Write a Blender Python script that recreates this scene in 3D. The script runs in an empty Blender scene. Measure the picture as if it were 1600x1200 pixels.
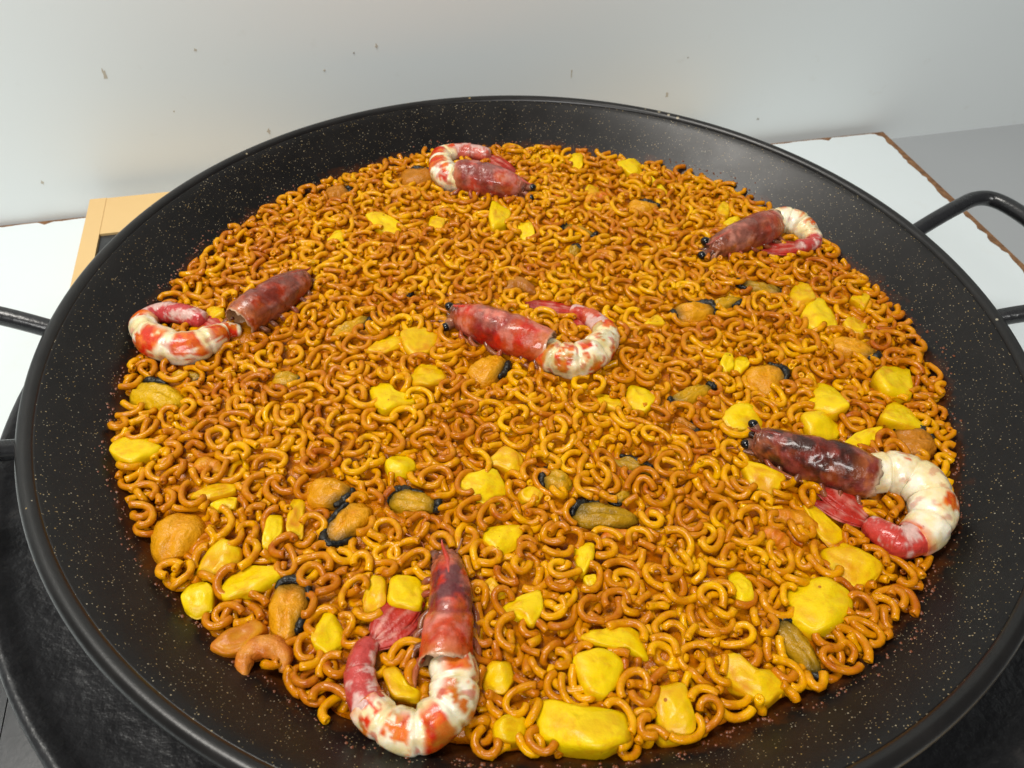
import bpy, math, random
import numpy as np
from mathutils import Vector, Matrix, noise

random.seed(7); RNG = np.random.default_rng(11)
scene = bpy.context.scene
R = 0.25                       # outer radius of the pan rim; pan centre = origin, rim top = z 0
PI = math.pi
rad = math.radians

# ------------------------------------------------------------------ camera
cam_d = bpy.data.cameras.new('camera'); cam = bpy.data.objects.new('camera', cam_d)
scene.collection.objects.link(cam); scene.camera = cam
psi, th, ph = -0.04223666, 0.8008696, 0.04227724
fw = Vector((math.sin(psi)*math.cos(th), math.cos(psi)*math.cos(th), -math.sin(th)))
r0 = fw.cross(Vector((0, 0, 1))).normalized(); u0 = r0.cross(fw)
rv = math.cos(ph)*r0 + math.sin(ph)*u0; uv = -math.sin(ph)*r0 + math.cos(ph)*u0
CAMP = Vector((0, -1.23541787*R, 1.04850424*R))
m = Matrix((rv, uv, -fw)).transposed().to_4x4(); m.translation = CAMP
cam.matrix_world = m
cam_d.sensor_width = 36; cam_d.lens = 27.0; cam_d.clip_start = 0.01; cam_d.clip_end = 50
cam_d.dof.use_dof = True; cam_d.dof.focus_distance = 0.37; cam_d.dof.aperture_fstop = 20.0

# ------------------------------------------------------------------ light (indoor: ceiling lamps, soft room light)
world = bpy.data.worlds.new('World'); scene.world = world; world.use_nodes = True
bg = world.node_tree.nodes['Background']; bg.inputs[0].default_value = (0.92, 0.96, 1.0, 1); bg.inputs[1].default_value = 0.15
def area(name, loc, target, size, power, col, sy=None):
    d = bpy.data.lights.new(name, 'AREA'); d.energy = power; d.color = col; d.size = size
    if sy: d.shape = 'RECTANGLE'; d.size_y = sy
    o = bpy.data.objects.new(name, d); scene.collection.objects.link(o)
    o.location = loc; o.rotation_euler = (Vector(target)-Vector(loc)).to_track_quat('-Z', 'Y').to_euler()
    return o
area('ceiling_lamp', (-0.56, -0.06, 1.45), (0.05, 0.2, 0), 0.34, 21.0, (1.0, 0.96, 0.89), 0.6)
area('ceiling_lamp', (-0.10, -1.7, 1.55), (-0.1, 0.45, 0.15), 1.0, 30.0, (1.0, 0.99, 0.96), 0.35)

cy = scene.cycles; cy.max_bounces = 4; cy.diffuse_bounces = 2; cy.glossy_bounces = 2; cy.transmission_bounces = 1; cy.caustics_reflective = False; cy.caustics_refractive = False
vs = scene.view_settings
vs.view_transform = 'Standard'; vs.look = 'None'; vs.exposure = -0.1; vs.gamma = 1.0; vs.use_curve_mapping = False

# ------------------------------------------------------------------ helpers
def link(o): scene.collection.objects.link(o); return o
def tag(o, label=None, cat=None, group=None, kind=None):
    if label: o['label'] = label
    if cat: o['category'] = cat
    if group: o['group'] = group
    if kind: o['kind'] = kind
    return o
def empty(name, loc=(0, 0, 0)):
    o = link(bpy.data.objects.new(name, None)); o.location = loc; o.empty_display_size = 0.01
    return o
def mesh(name, verts, faces, mat, parent=None, smooth=True, cols=None, fmats=None):
    me = bpy.data.meshes.new(name); me.from_pydata([tuple(v) for v in verts], [], faces)
    if smooth: me.polygons.foreach_set('use_smooth', [True]*len(me.polygons))
    if cols is not None:
        a = me.color_attributes.new('Col', 'FLOAT_COLOR', 'POINT')
        a.data.foreach_set('color', np.array([(c[0], c[1], c[2], 1.0) for c in cols], dtype=np.float32).ravel())
    for mm in (mat if isinstance(mat, (list, tuple)) else [mat]): me.materials.append(mm)
    me.update()
    o = link(bpy.data.objects.new(name, me))
    if parent:
        o.parent = parent; o.matrix_parent_inverse = Matrix.Translation(-Vector(parent.location))
    return o
def lerp(a, b, t): return a+(b-a)*t
def mix(c, d, t):
    t = max(0.0, min(1.0, t)); return (lerp(c[0], d[0], t), lerp(c[1], d[1], t), lerp(c[2], d[2], t))
def sstep(a, b, x):
    t = max(0.0, min(1.0, (x-a)/(b-a))); return t*t*(3-2*t)
def nz(p, s, o=0.0): return noise.noise(Vector((p[0]*s+o, p[1]*s+o*1.7, p[2]*s-o)))
def catmull(P, n):
    """resample a list of tuples with a Catmull-Rom spline, n points"""
    P = [np.array(p, float) for p in P]; k = len(P)
    Q = [2*P[0]-P[1]]+P+[2*P[-1]-P[-2]]
    out = []
    for i in range(n):
        s = i/(n-1)*(k-1); j = min(int(s), k-2); t = s-j
        a, b, c, d = Q[j], Q[j+1], Q[j+2], Q[j+3]
        out.append(0.5*((2*b)+(c-a)*t+(2*a-5*b+4*c-d)*t*t+(3*b-a-3*c+d)*t**3))
    return out
def sweep(P, n, sides, shape=None, col=None, cap=(True, True), flat=(1, 1), rmin=0.0003, free=False):
    """tube along P [(x,y,z,r)] (metres); returns verts, faces, cols"""
    pts = catmull(P, n); V = []; F = []; Cc = []
    up = Vector((0, 0, 1)); 
    for i in range(n):
        a = pts[max(0, i-1)][:3]; b = pts[min(n-1, i+1)][:3]
        T = Vector(b-a).normalized(); c = Vector(pts[i][:3]); r = max(rmin, pts[i][3])
        if not free: up = Vector((0, 0, 1))
        up = (up-up.dot(T)*T).normalized(); sd = T.cross(up)
        for j in range(sides):
            an = 2*PI*j/sides; t = i/(n-1)
            k = shape(t, an) if shape else 1.0
            p = c+(up*math.cos(an)*flat[1]+sd*math.sin(an)*flat[0])*r*k
            V.append(p)
            if col: Cc.append(col(t, an, p))
    for i in range(n-1):
        for j in range(sides):
            q = (j+1) % sides
            F.append((i*sides+j, i*sides+q, (i+1)*sides+q, (i+1)*sides+j))
    for e, on in ((0, cap[0]), (n-1, cap[1])):
        if on:
            V.append(Vector(pts[e][:3])+(Vector(pts[e][:3])-Vector(pts[1 if e == 0 else n-2][:3])).normalized()*max(rmin, pts[e][3])*0.35)
            if col: Cc.append(col(0.0 if e == 0 else 1.0, 0.0, V[-1]))
            k = len(V)-1
            for j in range(sides):
                q = (j+1) % sides
                F.append((k, e*sides+q, e*sides+j) if e == 0 else (k, e*sides+j, e*sides+q))
    return V, F, (Cc if col else None)
def lathe(name, prof, seg, mat, parent=None, centre=(0, 0)):
    V = []; F = []; n = len(prof)
    for s in range(seg):
        a = 2*PI*s/seg
        for (r, z) in prof: V.append((centre[0]+r*math.cos(a), centre[1]+r*math.sin(a), z))
    for s in range(seg):
        for i in range(n-1):
            A = s*n+i; B = ((s+1) % seg)*n+i
            F.append((A, B, B+1, A+1))
    return mesh(name, V, F, mat, parent)
def smooth_prof(pts, per=6):
    return [tuple(p) for p in catmull(pts, (len(pts)-1)*per+1)]
def prism(name, poly, z0, z1, mat, parent=None, smooth=False):
    n = len(poly)
    V = [(x, y, z0) for x, y in poly]+[(x, y, z1) for x, y in poly]
    F = [tuple(range(n))[::-1], tuple(range(n, 2*n))]+[(i, (i+1) % n, n+(i+1) % n, n+i) for i in range(n)]
    return mesh(name, V, F, mat, parent, smooth)

# ------------------------------------------------------------------ materials
class NT:
    def __init__(s, name):
        s.m = bpy.data.materials.new(name); s.m.use_nodes = True; s.t = s.m.node_tree; s.n = s.t.nodes
        s.b = s.n['Principled BSDF']
    def add(s, typ, **kw):
        o = s.n.new(typ)
        for k, v in kw.items():
            if k in ('operation', 'blend_type', 'attribute_name', 'feature', 'data_type', 'distance', 'attribute_type', 'noise_dimensions', 'clamp', 'use_clamp'): setattr(o, k, v)
            else: o.inputs[k.replace('_', ' ')].default_value = v
        return o
    def l(s, a, b): s.t.links.new(a, b)
    def noise(s, scale, detail=3.0, rough=0.55, vec=None):
        o = s.add('ShaderNodeTexNoise'); o.inputs['Scale'].default_value = scale; o.inputs['Detail'].default_value = detail
        o.inputs['Roughness'].default_value = rough
        if vec is None: vec = s.pos()
        s.l(vec, o.inputs['Vector']); return o.outputs['Fac']
    def pos(s):
        if not hasattr(s, '_p'): s._p = s.add('ShaderNodeNewGeometry').outputs['Position']
        return s._p
    def math(s, op, a, b=None, c=None, clamp=False):
        o = s.add('ShaderNodeMath', operation=op); o.use_clamp = clamp
        for i, x in enumerate((a, b, c)):
            if x is None: continue
            if isinstance(x, (int, float)): o.inputs[i].default_value = x
            else: s.l(x, o.inputs[i])
        return o.outputs[0]
    def mixc(s, fac, a, b, blend='MIX'):
        o = s.add('ShaderNodeMix', data_type='RGBA'); o.blend_type = blend
        for i, x in ((0, fac), (6, a), (7, b)):
            if isinstance(x, (int, float)): o.inputs[i].default_value = x
            elif isinstance(x, tuple): o.inputs[i].default_value = (*x[:3], 1)
            else: s.l(x, o.inputs[i])
        return o.outputs[2]
    def ramp(s, fac, stops):
        o = s.add('ShaderNodeValToRGB'); e = o.color_ramp.elements
        e[0].position, e[0].color = stops[0][0], (*stops[0][1], 1); e[1].position, e[1].color = stops[-1][0], (*stops[-1][1], 1)
        for p, c in stops[1:-1]:
            k = e.new(p); k.color = (*c, 1)
        s.l(fac, o.inputs[0]); return o.outputs[0]
    def bump(s, h, strength=0.3, dist=0.001):
        o = s.add('ShaderNodeBump'); o.inputs['Strength'].default_value = strength; o.inputs['Distance'].default_value = dist
        s.l(h, o.inputs['Height']); s.l(o.outputs[0], s.b.inputs['Normal'])
    def base(s, c):
        if isinstance(c, tuple): s.b.inputs['Base Color'].default_value = (*c, 1)
        else: s.l(c, s.b.inputs['Base Color'])
    def set(s, **kw):
        for k, v in kw.items():
            i = s.b.inputs[k.replace('_', ' ')]
            if hasattr(v, 'is_linked') or hasattr(v, 'links'): s.l(v, i)
            else: i.default_value = v
    def sss(s, w, radius, scale):
        s.b.inputs['Subsurface Weight'].default_value = w
        s.b.inputs['Subsurface Radius'].default_value = radius; s.b.inputs['Subsurface Scale'].default_value = scale

def noodle_mat(name, single):
    k = NT(name)
    if single: tint = k.add('ShaderNodeObjectInfo').outputs['Random']
    else: tint = k.add('ShaderNodeAttribute', attribute_name='tint').outputs['Fac']
    n1 = k.noise(28, 1); n2 = k.noise(150, 3, .6)
    f = k.math('ADD', k.math('MULTIPLY', tint, 0.46), k.math('MULTIPLY', n1, 0.70))
    f = k.math('ADD', f, k.math('MULTIPLY', n2, 1.15))
    f = k.math('SUBTRACT', f, 0.68, clamp=True)
    c = k.ramp(f, [(0.0, (0.78, 0.41, 0.0)), (0.26, (0.68, 0.305, 0.0)), (0.50, (0.55, 0.198, 0.0)), (0.76, (0.46, 0.135, 0.002)), (1.0, (0.34, 0.065, 0.002))])
    k.base(c); k.set(Roughness=k.math('ADD', k.math('MULTIPLY', n2, 0.4), 0.02))
    k.sss(0.28, (1.0, 0.40, 0.03), 0.0018)
    k.set(Specular_IOR_Level=0.28)
    k.bump(n2, 0.35, 0.0028)
    return k.m
M = {}
M['noodle'] = noodle_mat('noodle', True); M['noodles'] = noodle_mat('noodles', False)

def colour_mat(name, rough, sss, var=0.25, bs=500, bstr=0.25, bd=0.0006, coat=0.0, spec=0.5, vs_=120, fleck=False):
    k = NT(name)
    a = k.add('ShaderNodeAttribute', attribute_name='Col').outputs['Color']
    n = k.noise(vs_, 4, .65); n2 = k.noise(bs, 3)
    c = k.mixc(1.0, a, k.ramp(n, [(0.25, (1-var,)*3), (0.75, (1+0*var,)*3)]), 'MULTIPLY')
    if fleck:
        v = k.add('ShaderNodeTexVoronoi'); v.inputs['Scale'].default_value = 210; k.l(k.pos(), v.inputs['Vector'])
        sp = k.add('ShaderNodeSeparateColor'); k.l(v.outputs['Color'], sp.inputs[0])
        dots = k.math('MULTIPLY', k.math('GREATER_THAN', sp.outputs[0], 0.80), k.math('LESS_THAN', v.outputs['Distance'], k.math('MULTIPLY', sp.outputs[1], 0.17)))
        c = k.mixc(k.math('MULTIPLY', dots, 0.8), c, (0.30, 0.055, 0.008))
        st = k.ramp(k.noise(95, 5, .7), [(0.52, (0, 0, 0)), (0.68, (1, 1, 1))])
        c = k.mixc(k.math('MULTIPLY', st, 0.55), c, (0.60, 0.20, 0.003))
    k.base(c); k.set(Roughness=k.math('ADD', k.math('MULTIPLY', n, 0.25), rough-0.12), Specular_IOR_Level=spec)
    if coat: k.set(Coat_Weight=coat, Coat_Roughness=0.07)
    if sss: k.sss(sss, (1.0, 0.5, 0.25), 0.003)
    k.bump(n2, bstr, bd)
    return k.m
M['squid'] = colour_mat('squid', 0.34, 0.15, 0.12, 420, 0.30, 0.0008, fleck=True, spec=.3)
M['mussel'] = colour_mat('mussel', 0.28, 0.0, 0.18, 420, 0.6, 0.0016, vs_=220, spec=.3)
M['mantle'] = colour_mat('mantle', 0.30, 0, 0.3, 700, 0.5, 0.0008, spec=.3)
M['shrimp'] = colour_mat('shrimp', 0.32, 0.0, 0.3, 380, 0.6, 0.0016, vs_=240, spec=.3)
M['shell'] = colour_mat('shell', 0.28, 0.0, 0.35, 300, 0.6, 0.0014, coat=0.35, vs_=260, spec=.25)
M['fin'] = colour_mat('fin', 0.36, 0.0, 0.35, 360, 0.6, 0.0014, vs_=300, spec=.35)
M['flesh'] = colour_mat('flesh', 0.25, 0.3, 0.14, 330, 0.30, 0.0009, vs_=200)

def sauce_mat():
    k = NT('sauce'); n = k.noise(90, 4); n2 = k.noise(500, 3)
    k.base(k.ramp(n, [(0.3, (0.54, 0.185, 0.0)), (0.55, (0.44, 0.125, 0.0)), (0.75, (0.32, 0.065, 0.0))]))
    k.set(Roughness=0.2, Specular_IOR_Level=0.28); k.bump(k.math('ADD', n, n2), 0.5, 0.0014); return k.m
M['sauce'] = sauce_mat()

def pan_mat(name, speck=True):
    k = NT(name)
    v = k.add('ShaderNodeTexVoronoi'); v.inputs['Scale'].default_value = 930 if speck else 300; k.l(k.pos(), v.inputs['Vector'])
    dist, vc = v.outputs['Distance'], v.outputs['Color']
    sep = k.add('ShaderNodeSeparateColor'); k.l(vc, sep.inputs[0])
    big = k.noise(14, 2)
    keep = k.math('GREATER_THAN', k.math('ADD', sep.outputs[0], k.math('MULTIPLY', big, 0.55)), 0.84 if speck else 1.24)
    rr = k.math('ADD', k.math('MULTIPLY', k.math('POWER', sep.outputs[1], 3.0), 0.20), 0.13)
    dot = k.math('MULTIPLY', keep, k.math('LESS_THAN', dist, rr))
    n = k.noise(60, 4); n2 = k.noise(900, 2)
    dark = k.ramp(n, [(0.3, (0.0070, 0.0063, 0.0060)), (0.8, (0.012, 0.0105, 0.0095))])
    c = k.mixc(dot, dark, k.mixc(sep.outputs[2], (0.27, 0.175, 0.05), (0.30, 0.27, 0.20)))
    if speck:
        xyz = k.add('ShaderNodeSeparateXYZ'); k.l(k.pos(), xyz.inputs[0])
        rr2 = k.math('SQRT', k.math('ADD', k.math('MULTIPLY', xyz.outputs[0], xyz.outputs[0]), k.math('MULTIPLY', xyz.outputs[1], xyz.outputs[1])))
        film = k.math('ADD', k.math('MULTIPLY', k.math('SUBTRACT', 0.2195, rr2), 130.0), k.math('MULTIPLY', k.math('SUBTRACT', k.noise(110, 5, .7), 0.5), 2.6), clamp=True)
        c = k.mixc(k.math('MULTIPLY', film, 0.85), c, (0.085, 0.022, 0.003))
    k.base(c)
    k.set(Roughness=k.math('ADD', k.math('MULTIPLY', n, 0.12), 0.26 if speck else 0.26), Specular_IOR_Level=0.24 if speck else 0.4)
    k.bump(n2, 0.10, 0.0004); return k.m
M['pan'] = pan_mat('pan_coating'); M['rim'] = pan_mat('pan_rim', False)
def black_metal(name, rough, bs, bstr, col=(0.012, 0.012, 0.013), bd=0.0012):
    k = NT(name); n = k.noise(bs, 3); n2 = k.noise(35, 5, .7)
    k.base(k.ramp(n2, [(0.35, col), (0.62, tuple(x*1.4 for x in col)), (0.78, (0.045, 0.042, 0.04))]))
    k.set(Roughness=k.math('ADD', k.math('MULTIPLY', n2, 0.3), rough-0.15)); k.bump(n, bstr, bd); return k.m
M['handle'] = black_metal('handle_enamel', 0.28, 260, 0.25)
M['tray'] = black_metal('tray_enamel', 0.36, 150, 0.30, bd=0.003)
M['hob'] = black_metal('dark_panel', 0.30, 500, 0.05, (0.018, 0.019, 0.021))

def wall_mat():
    k = NT('wall_paint'); n = k.noise(5, 4); n2 = k.noise(40, 4, .6); n3 = k.noise(900, 2)
    c = k.mixc(k.math('MULTIPLY', n, 0.5), (0.83, 0.875, 0.87), (0.78, 0.815, 0.81))
    sp = k.ramp(n2, [(0.66, (0, 0, 0)), (0.80, (1, 1, 1))])
    c = k.mixc(k.math('MULTIPLY', sp, 0.25), c, (0.62, 0.60, 0.53))
    k.base(c); k.set(Roughness=0.42); k.bump(n3, 0.03, 0.0005); return k.m
M['wall'] = wall_mat()
def lam_mat():
    k = NT('laminate'); n = k.noise(18, 5, .65); n2 = k.noise(150, 3)
    c = k.mixc(k.ramp(n, [(0.55, (0, 0, 0)), (0.8, (.5, .5, .5))]), (0.69, 0.745, 0.755), (0.64, 0.65, 0.62))
    k.base(c); k.set(Roughness=0.38); k.bump(n2, 0.02, 0.0005); return k.m
M['laminate'] = lam_mat()
def core_mat():
    k = NT('particle_board'); n = k.noise(160, 5, .7); n2 = k.noise(500, 3)
    k.base(k.ramp(n, [(0.3, (0.10, 0.045, 0.018)), (0.55, (0.24, 0.115, 0.045)), (0.8, (0.36, 0.20, 0.09))]))
    k.set(Roughness=0.85); k.bump(n2, 0.8, 0.002); return k.m
M['core'] = core_mat()
def tan_mat():
    k = NT('tan_frame'); n = k.noise(12, 4); n2 = k.noise(220, 3)
    k.base(k.mixc(n, (0.72, 0.50, 0.22), (0.66, 0.43, 0.18))); k.set(Roughness=0.45); k.bump(n2, 0.05, 0.0005); return k.m
M['tan'] = tan_mat()
def counter_mat():
    k = NT('counter_grey'); n = k.noise(8, 4); k.base(k.mixc(n, (0.36, 0.375, 0.385), (0.33, 0.345, 0.355))); k.set(Roughness=0.40); return k.m
M['counter'] = counter_mat()
def plain(name, col, rough):
    k = NT(name); n = k.noise(300, 3); k.base(k.mixc(n, col, tuple(x*0.7 for x in col))); k.set(Roughness=rough); return k.m
M['eye'] = plain('eye_black', (0.006, 0.006, 0.007), 0.08)
M['crumb'] = plain('crumb', (0.16, 0.040, 0.008), 0.4)
M['stain'] = plain('wall_stain', (0.64, 0.58, 0.48), 0.5); M['stain_dark'] = plain('wall_fleck', (0.45, 0.43, 0.39), 0.5)

# ------------------------------------------------------------------ setting: wall, counter
A18 = rad(18.35); ex = Vector((math.cos(A18), math.sin(A18), 0)); ey = Vector((-math.sin(A18), math.cos(A18), 0))
ZB = -0.40*R                                   # top of the white board
ZC = ZB-0.016                                  # grey counter
K = Vector((1.307*R, 1.711*R, 0))              # back right corner of the board
def on(u, v, z=0.0, o=None):                   # u along the wall, v away from the viewer, about a point
    q = (o or Vector((0, 0, 0)))+ex*u+ey*v; return (q.x, q.y, z)
wo = K+ey*0.010
A_w = rad(18.9); wx = Vector((math.cos(A_w), math.sin(A_w), 0)); wy = Vector((-math.sin(A_w), math.cos(A_w), 0))
def wl(u, v, z): q = wo+wx*u+wy*v; return (q.x, q.y, z)
wv = [wl(-2.2, 0, ZC), wl(1.6, 0, ZC), wl(1.6, 0, 1.1), wl(-2.2, 0, 1.1), wl(-2.2, .08, ZC), wl(1.6, .08, ZC), wl(1.6, .08, 1.1), wl(-2.2, .08, 1.1)]
wall = tag(mesh('wall', wv, [(0, 1, 2, 3), (5, 4, 7, 6), (3, 2, 6, 7), (0, 4, 5, 1), (1, 5, 6, 2), (0, 3, 7, 4)], M['wall'], smooth=False), kind='structure')
cv = [wl(-2.2, 0, ZC), wl(1.6, 0, ZC), wl(1.6, -1.9, ZC), wl(-2.2, -1.9, ZC)]
tag(mesh('counter', cv+[(x, y, z-.04) for x, y, z in cv], [(3, 2, 1, 0), (4, 5, 6, 7), (0, 1, 5, 4), (2, 3, 7, 6), (1, 2, 6, 5), (3, 0, 4, 7)], M['counter'], smooth=False), kind='structure')
# splashes on the wall: (u, z, width, height, dark)
WALLMARKS = [(-0.6863, 0.0111, 0.00231, 0.00776, 0), (-0.6206, 0.0235, 0.00186, 0.00223, 0), (-0.4899, 0.0164, 0.00196, 0.00353, 0), (-0.5313, 0.001, 0.00197, 0.00178, 0), (-0.5074, 0.0124, 0.00147, 0.00177, 1), (-0.3294, -0.0186, 0.00108, 0.00775, 0), (-0.2378, -0.0453, 0.00228, 0.00478, 0), (-0.1389, -0.0782, 0.00242, 0.00218, 1), (-0.7574, -0.0683, 0.00199, 0.00299, 0), (-0.5816, -0.044, 0.00256, 0.0043, 0), (-0.6473, -0.0209, 0.00146, 0.00117, 0), (-0.2241, -0.0134, 0.00166, 0.00133, 1)]
for i, (u, z, w, h, dk) in enumerate(WALLMARKS):
    n = 10; V = []; 
    for j in range(n):
        a = 2*PI*j/n; k = 1+0.45*math.sin(j*2.3+i)
        V.append(wl(u+w/2*k*math.cos(a), -0.0002, z+h/2*k*math.sin(a)))
    V.append(wl(u, -0.00022, z)); F = [(n, (j+1) % n, j) for j in range(n)]
    V += [wl(u+w/2*math.cos(2*PI*j/n), 0.0005, z+h/2*math.sin(2*PI*j/n)) for j in range(n)]
    F += [(j, (j+1) % n, n+1+(j+1) % n, n+1+j) for j in range(n)]
    mesh('stain', V, F, M['stain_dark' if dk else 'stain'], wall, False)

# ------------------------------------------------------------------ white board with chipped edge
e1 = -ex; e2 = Vector((math.cos(rad(-75)), math.sin(rad(-75)), 0))
def bp(a, b): q = K+e1*a+e2*b; return (q.x, q.y)
board = tag(empty('white_board', (K.x-.6, K.y-.8, ZC)), 'white laminated board with chipped brown edge under the pan, against the wall', 'board')
prism('core', [bp(-.001, -.001), bp(1.5, -.001), bp(1.5, 1.35), bp(-.001, 1.35)], ZC+.0005, ZB-.0012, M['core'], board)
rr_ = random.Random(4); edge = []
b = 0.004
back = []; a = 1.498
while a > 0.012:
    back.append(bp(a, 0.0022+0.0016*noise.noise(Vector((a*30, 3, 0)))+0.0016*abs(noise.noise(Vector((a*120, 7, 0))))+(0.004 if rr_.random() < .06 else 0))); a -= 0.006
corner = [bp(0.011, 0.004), bp(0.010, 0.007)]
right = []; b = 0.010
while b < 1.34:
    right.append(bp(0.0062+0.004*noise.noise(Vector((b*22, 9, 0)))+0.003*noise.noise(Vector((b*110, 1, 0)))+0.0018*rr_.random(), b)); b += 0.0045
lam = back+corner+right+[bp(1.498, 1.34)]
prism('laminate', lam, ZB-.0012, ZB, M['laminate'], board)

# ------------------------------------------------------------------ tan framed stand under the pan
ZT = -0.30*R
stand = tag(empty('cooking_stand', (0, 0, ZB)), 'tan framed stand with dark inset panel on the white board', 'stand')
L_, R_, B_, F_ = -1.112*R, 1.02*R, 1.141*R, -1.25*R
il, ir, ib, if_ = L_+.012, R_-.012, B_-.049, F_+.03
def rect(u0_, u1_, v0_, v1_): return [on(u0_, v0_)[:2], on(u1_, v0_)[:2], on(u1_, v1_)[:2], on(u0_, v1_)[:2]]
prism('frame_side', rect(L_, il, -.25*R, B_), ZB, ZT, M['tan'], stand)
prism('side_panel', rect(L_, il-.0005, F_, -.251*R), ZB, ZT-.0022, M['hob'], stand)
prism('frame_side', rect(ir, R_, F_, B_), ZB, ZT, M['tan'], stand)
prism('frame_back', rect(il, ir, ib, B_), ZB, ZT-.0004, M['tan'], stand)
prism('frame_front', rect(il, ir, F_, if_), ZB, ZT-.0004, M['tan'], stand)
prism('dark_panel', rect(il, ir, if_, ib), ZB+.001, ZT-.0022, M['hob'], stand)

# ------------------------------------------------------------------ round black tray and pan
tray = tag(empty('burner_tray', (0, 0, ZT)), 'round glossy black metal tray with raised lip beneath the pan', 'tray')
lathe('dish', [(r*R, z*R) for r, z in smooth_prof([(0.55, -.285), (0.80, -.270), (0.93, -.260), (1.02, -.245), (1.08, -.224), (1.105, -.204), (1.120, -.195), (1.132, -.203), (1.130, -.222), (1.105, -.262), (1.06, -.298), (0.55, -.299)], 5)], 160, M['tray'], tray)
lathe('pan_support', [(0.55*R, -.291*R), (0.55*R, -.1685*R), (0.60*R, -.1685*R), (0.60*R, -.281*R)], 64, M['tray'], tray)

pan = tag(empty('paella_pan', (0, 0, -.168*R)), 'large round black speckled paella pan filled with noodles', 'pan')
inner = [(0.0, -.0406), (.10, -.0405), (.170, -.0404), (.195, -.0395), (.2040, -.0362), (.2100, -.0315), (.2200, -.0222), (.2300, -.0128), (.2385, -.0052), (.2428, -.0022)]
outer = [(.2440, -.0068), (.2405, -.0066), (.2315, -.0140), (.2215, -.0236), (.2115, -.0330), (.2052, -.0380), (.196, -.0412), (.170, -.0420), (.0, -.0421)]
lathe('pan_body', smooth_prof(inner[1:], 4)+outer, 192, M['pan'], pan)
RIMR = .0039
lathe('rim', [(.2461+RIMR*math.cos(a), -.0039+RIMR*math.sin(a)) for a in [2*PI*i/18 for i in range(19)]], 224, M['rim'], pan)
AX = rad(16.3)
for sgn in (0, PI):
    hx = Vector((math.cos(AX+sgn), math.sin(AX+sgn), 0)); hy = Vector((-math.sin(AX+sgn), math.cos(AX+sgn), 0))
    hp = [(.935, .150, -.062), (.985, .160, -.040), (1.06, .180, -.014), (1.13, .202, .0), (1.195, .222, .006), (1.240, .205, .008), (1.262, .13, .010), (1.268, 0, .010)]
    hp = hp+[(u, -v, z) for u, v, z in hp[-2::-1]]
    P = [tuple((hx*u+hy*v)*R+Vector((0, 0, z*R)))+(.0048,) for u, v, z in hp]
    V, F, _ = sweep(P, 90, 14, free=False)
    h = mesh('handle', V, F, M['handle'], pan)
    for s in (1, -1):      # welded foot plates on the pan wall
        c = (hx*.952+hy*.152*s)*R+Vector((0, 0, -.058*R)); V2, F2, _ = sweep([(c.x-hx.x*.003, c.y-hx.y*.003, c.z-.003, .008), (c.x+hx.x*.002, c.y+hx.y*.002, c.z, .0075)], 2, 14)
        mesh('foot_plate', V2, F2, M['handle'], h)

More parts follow.
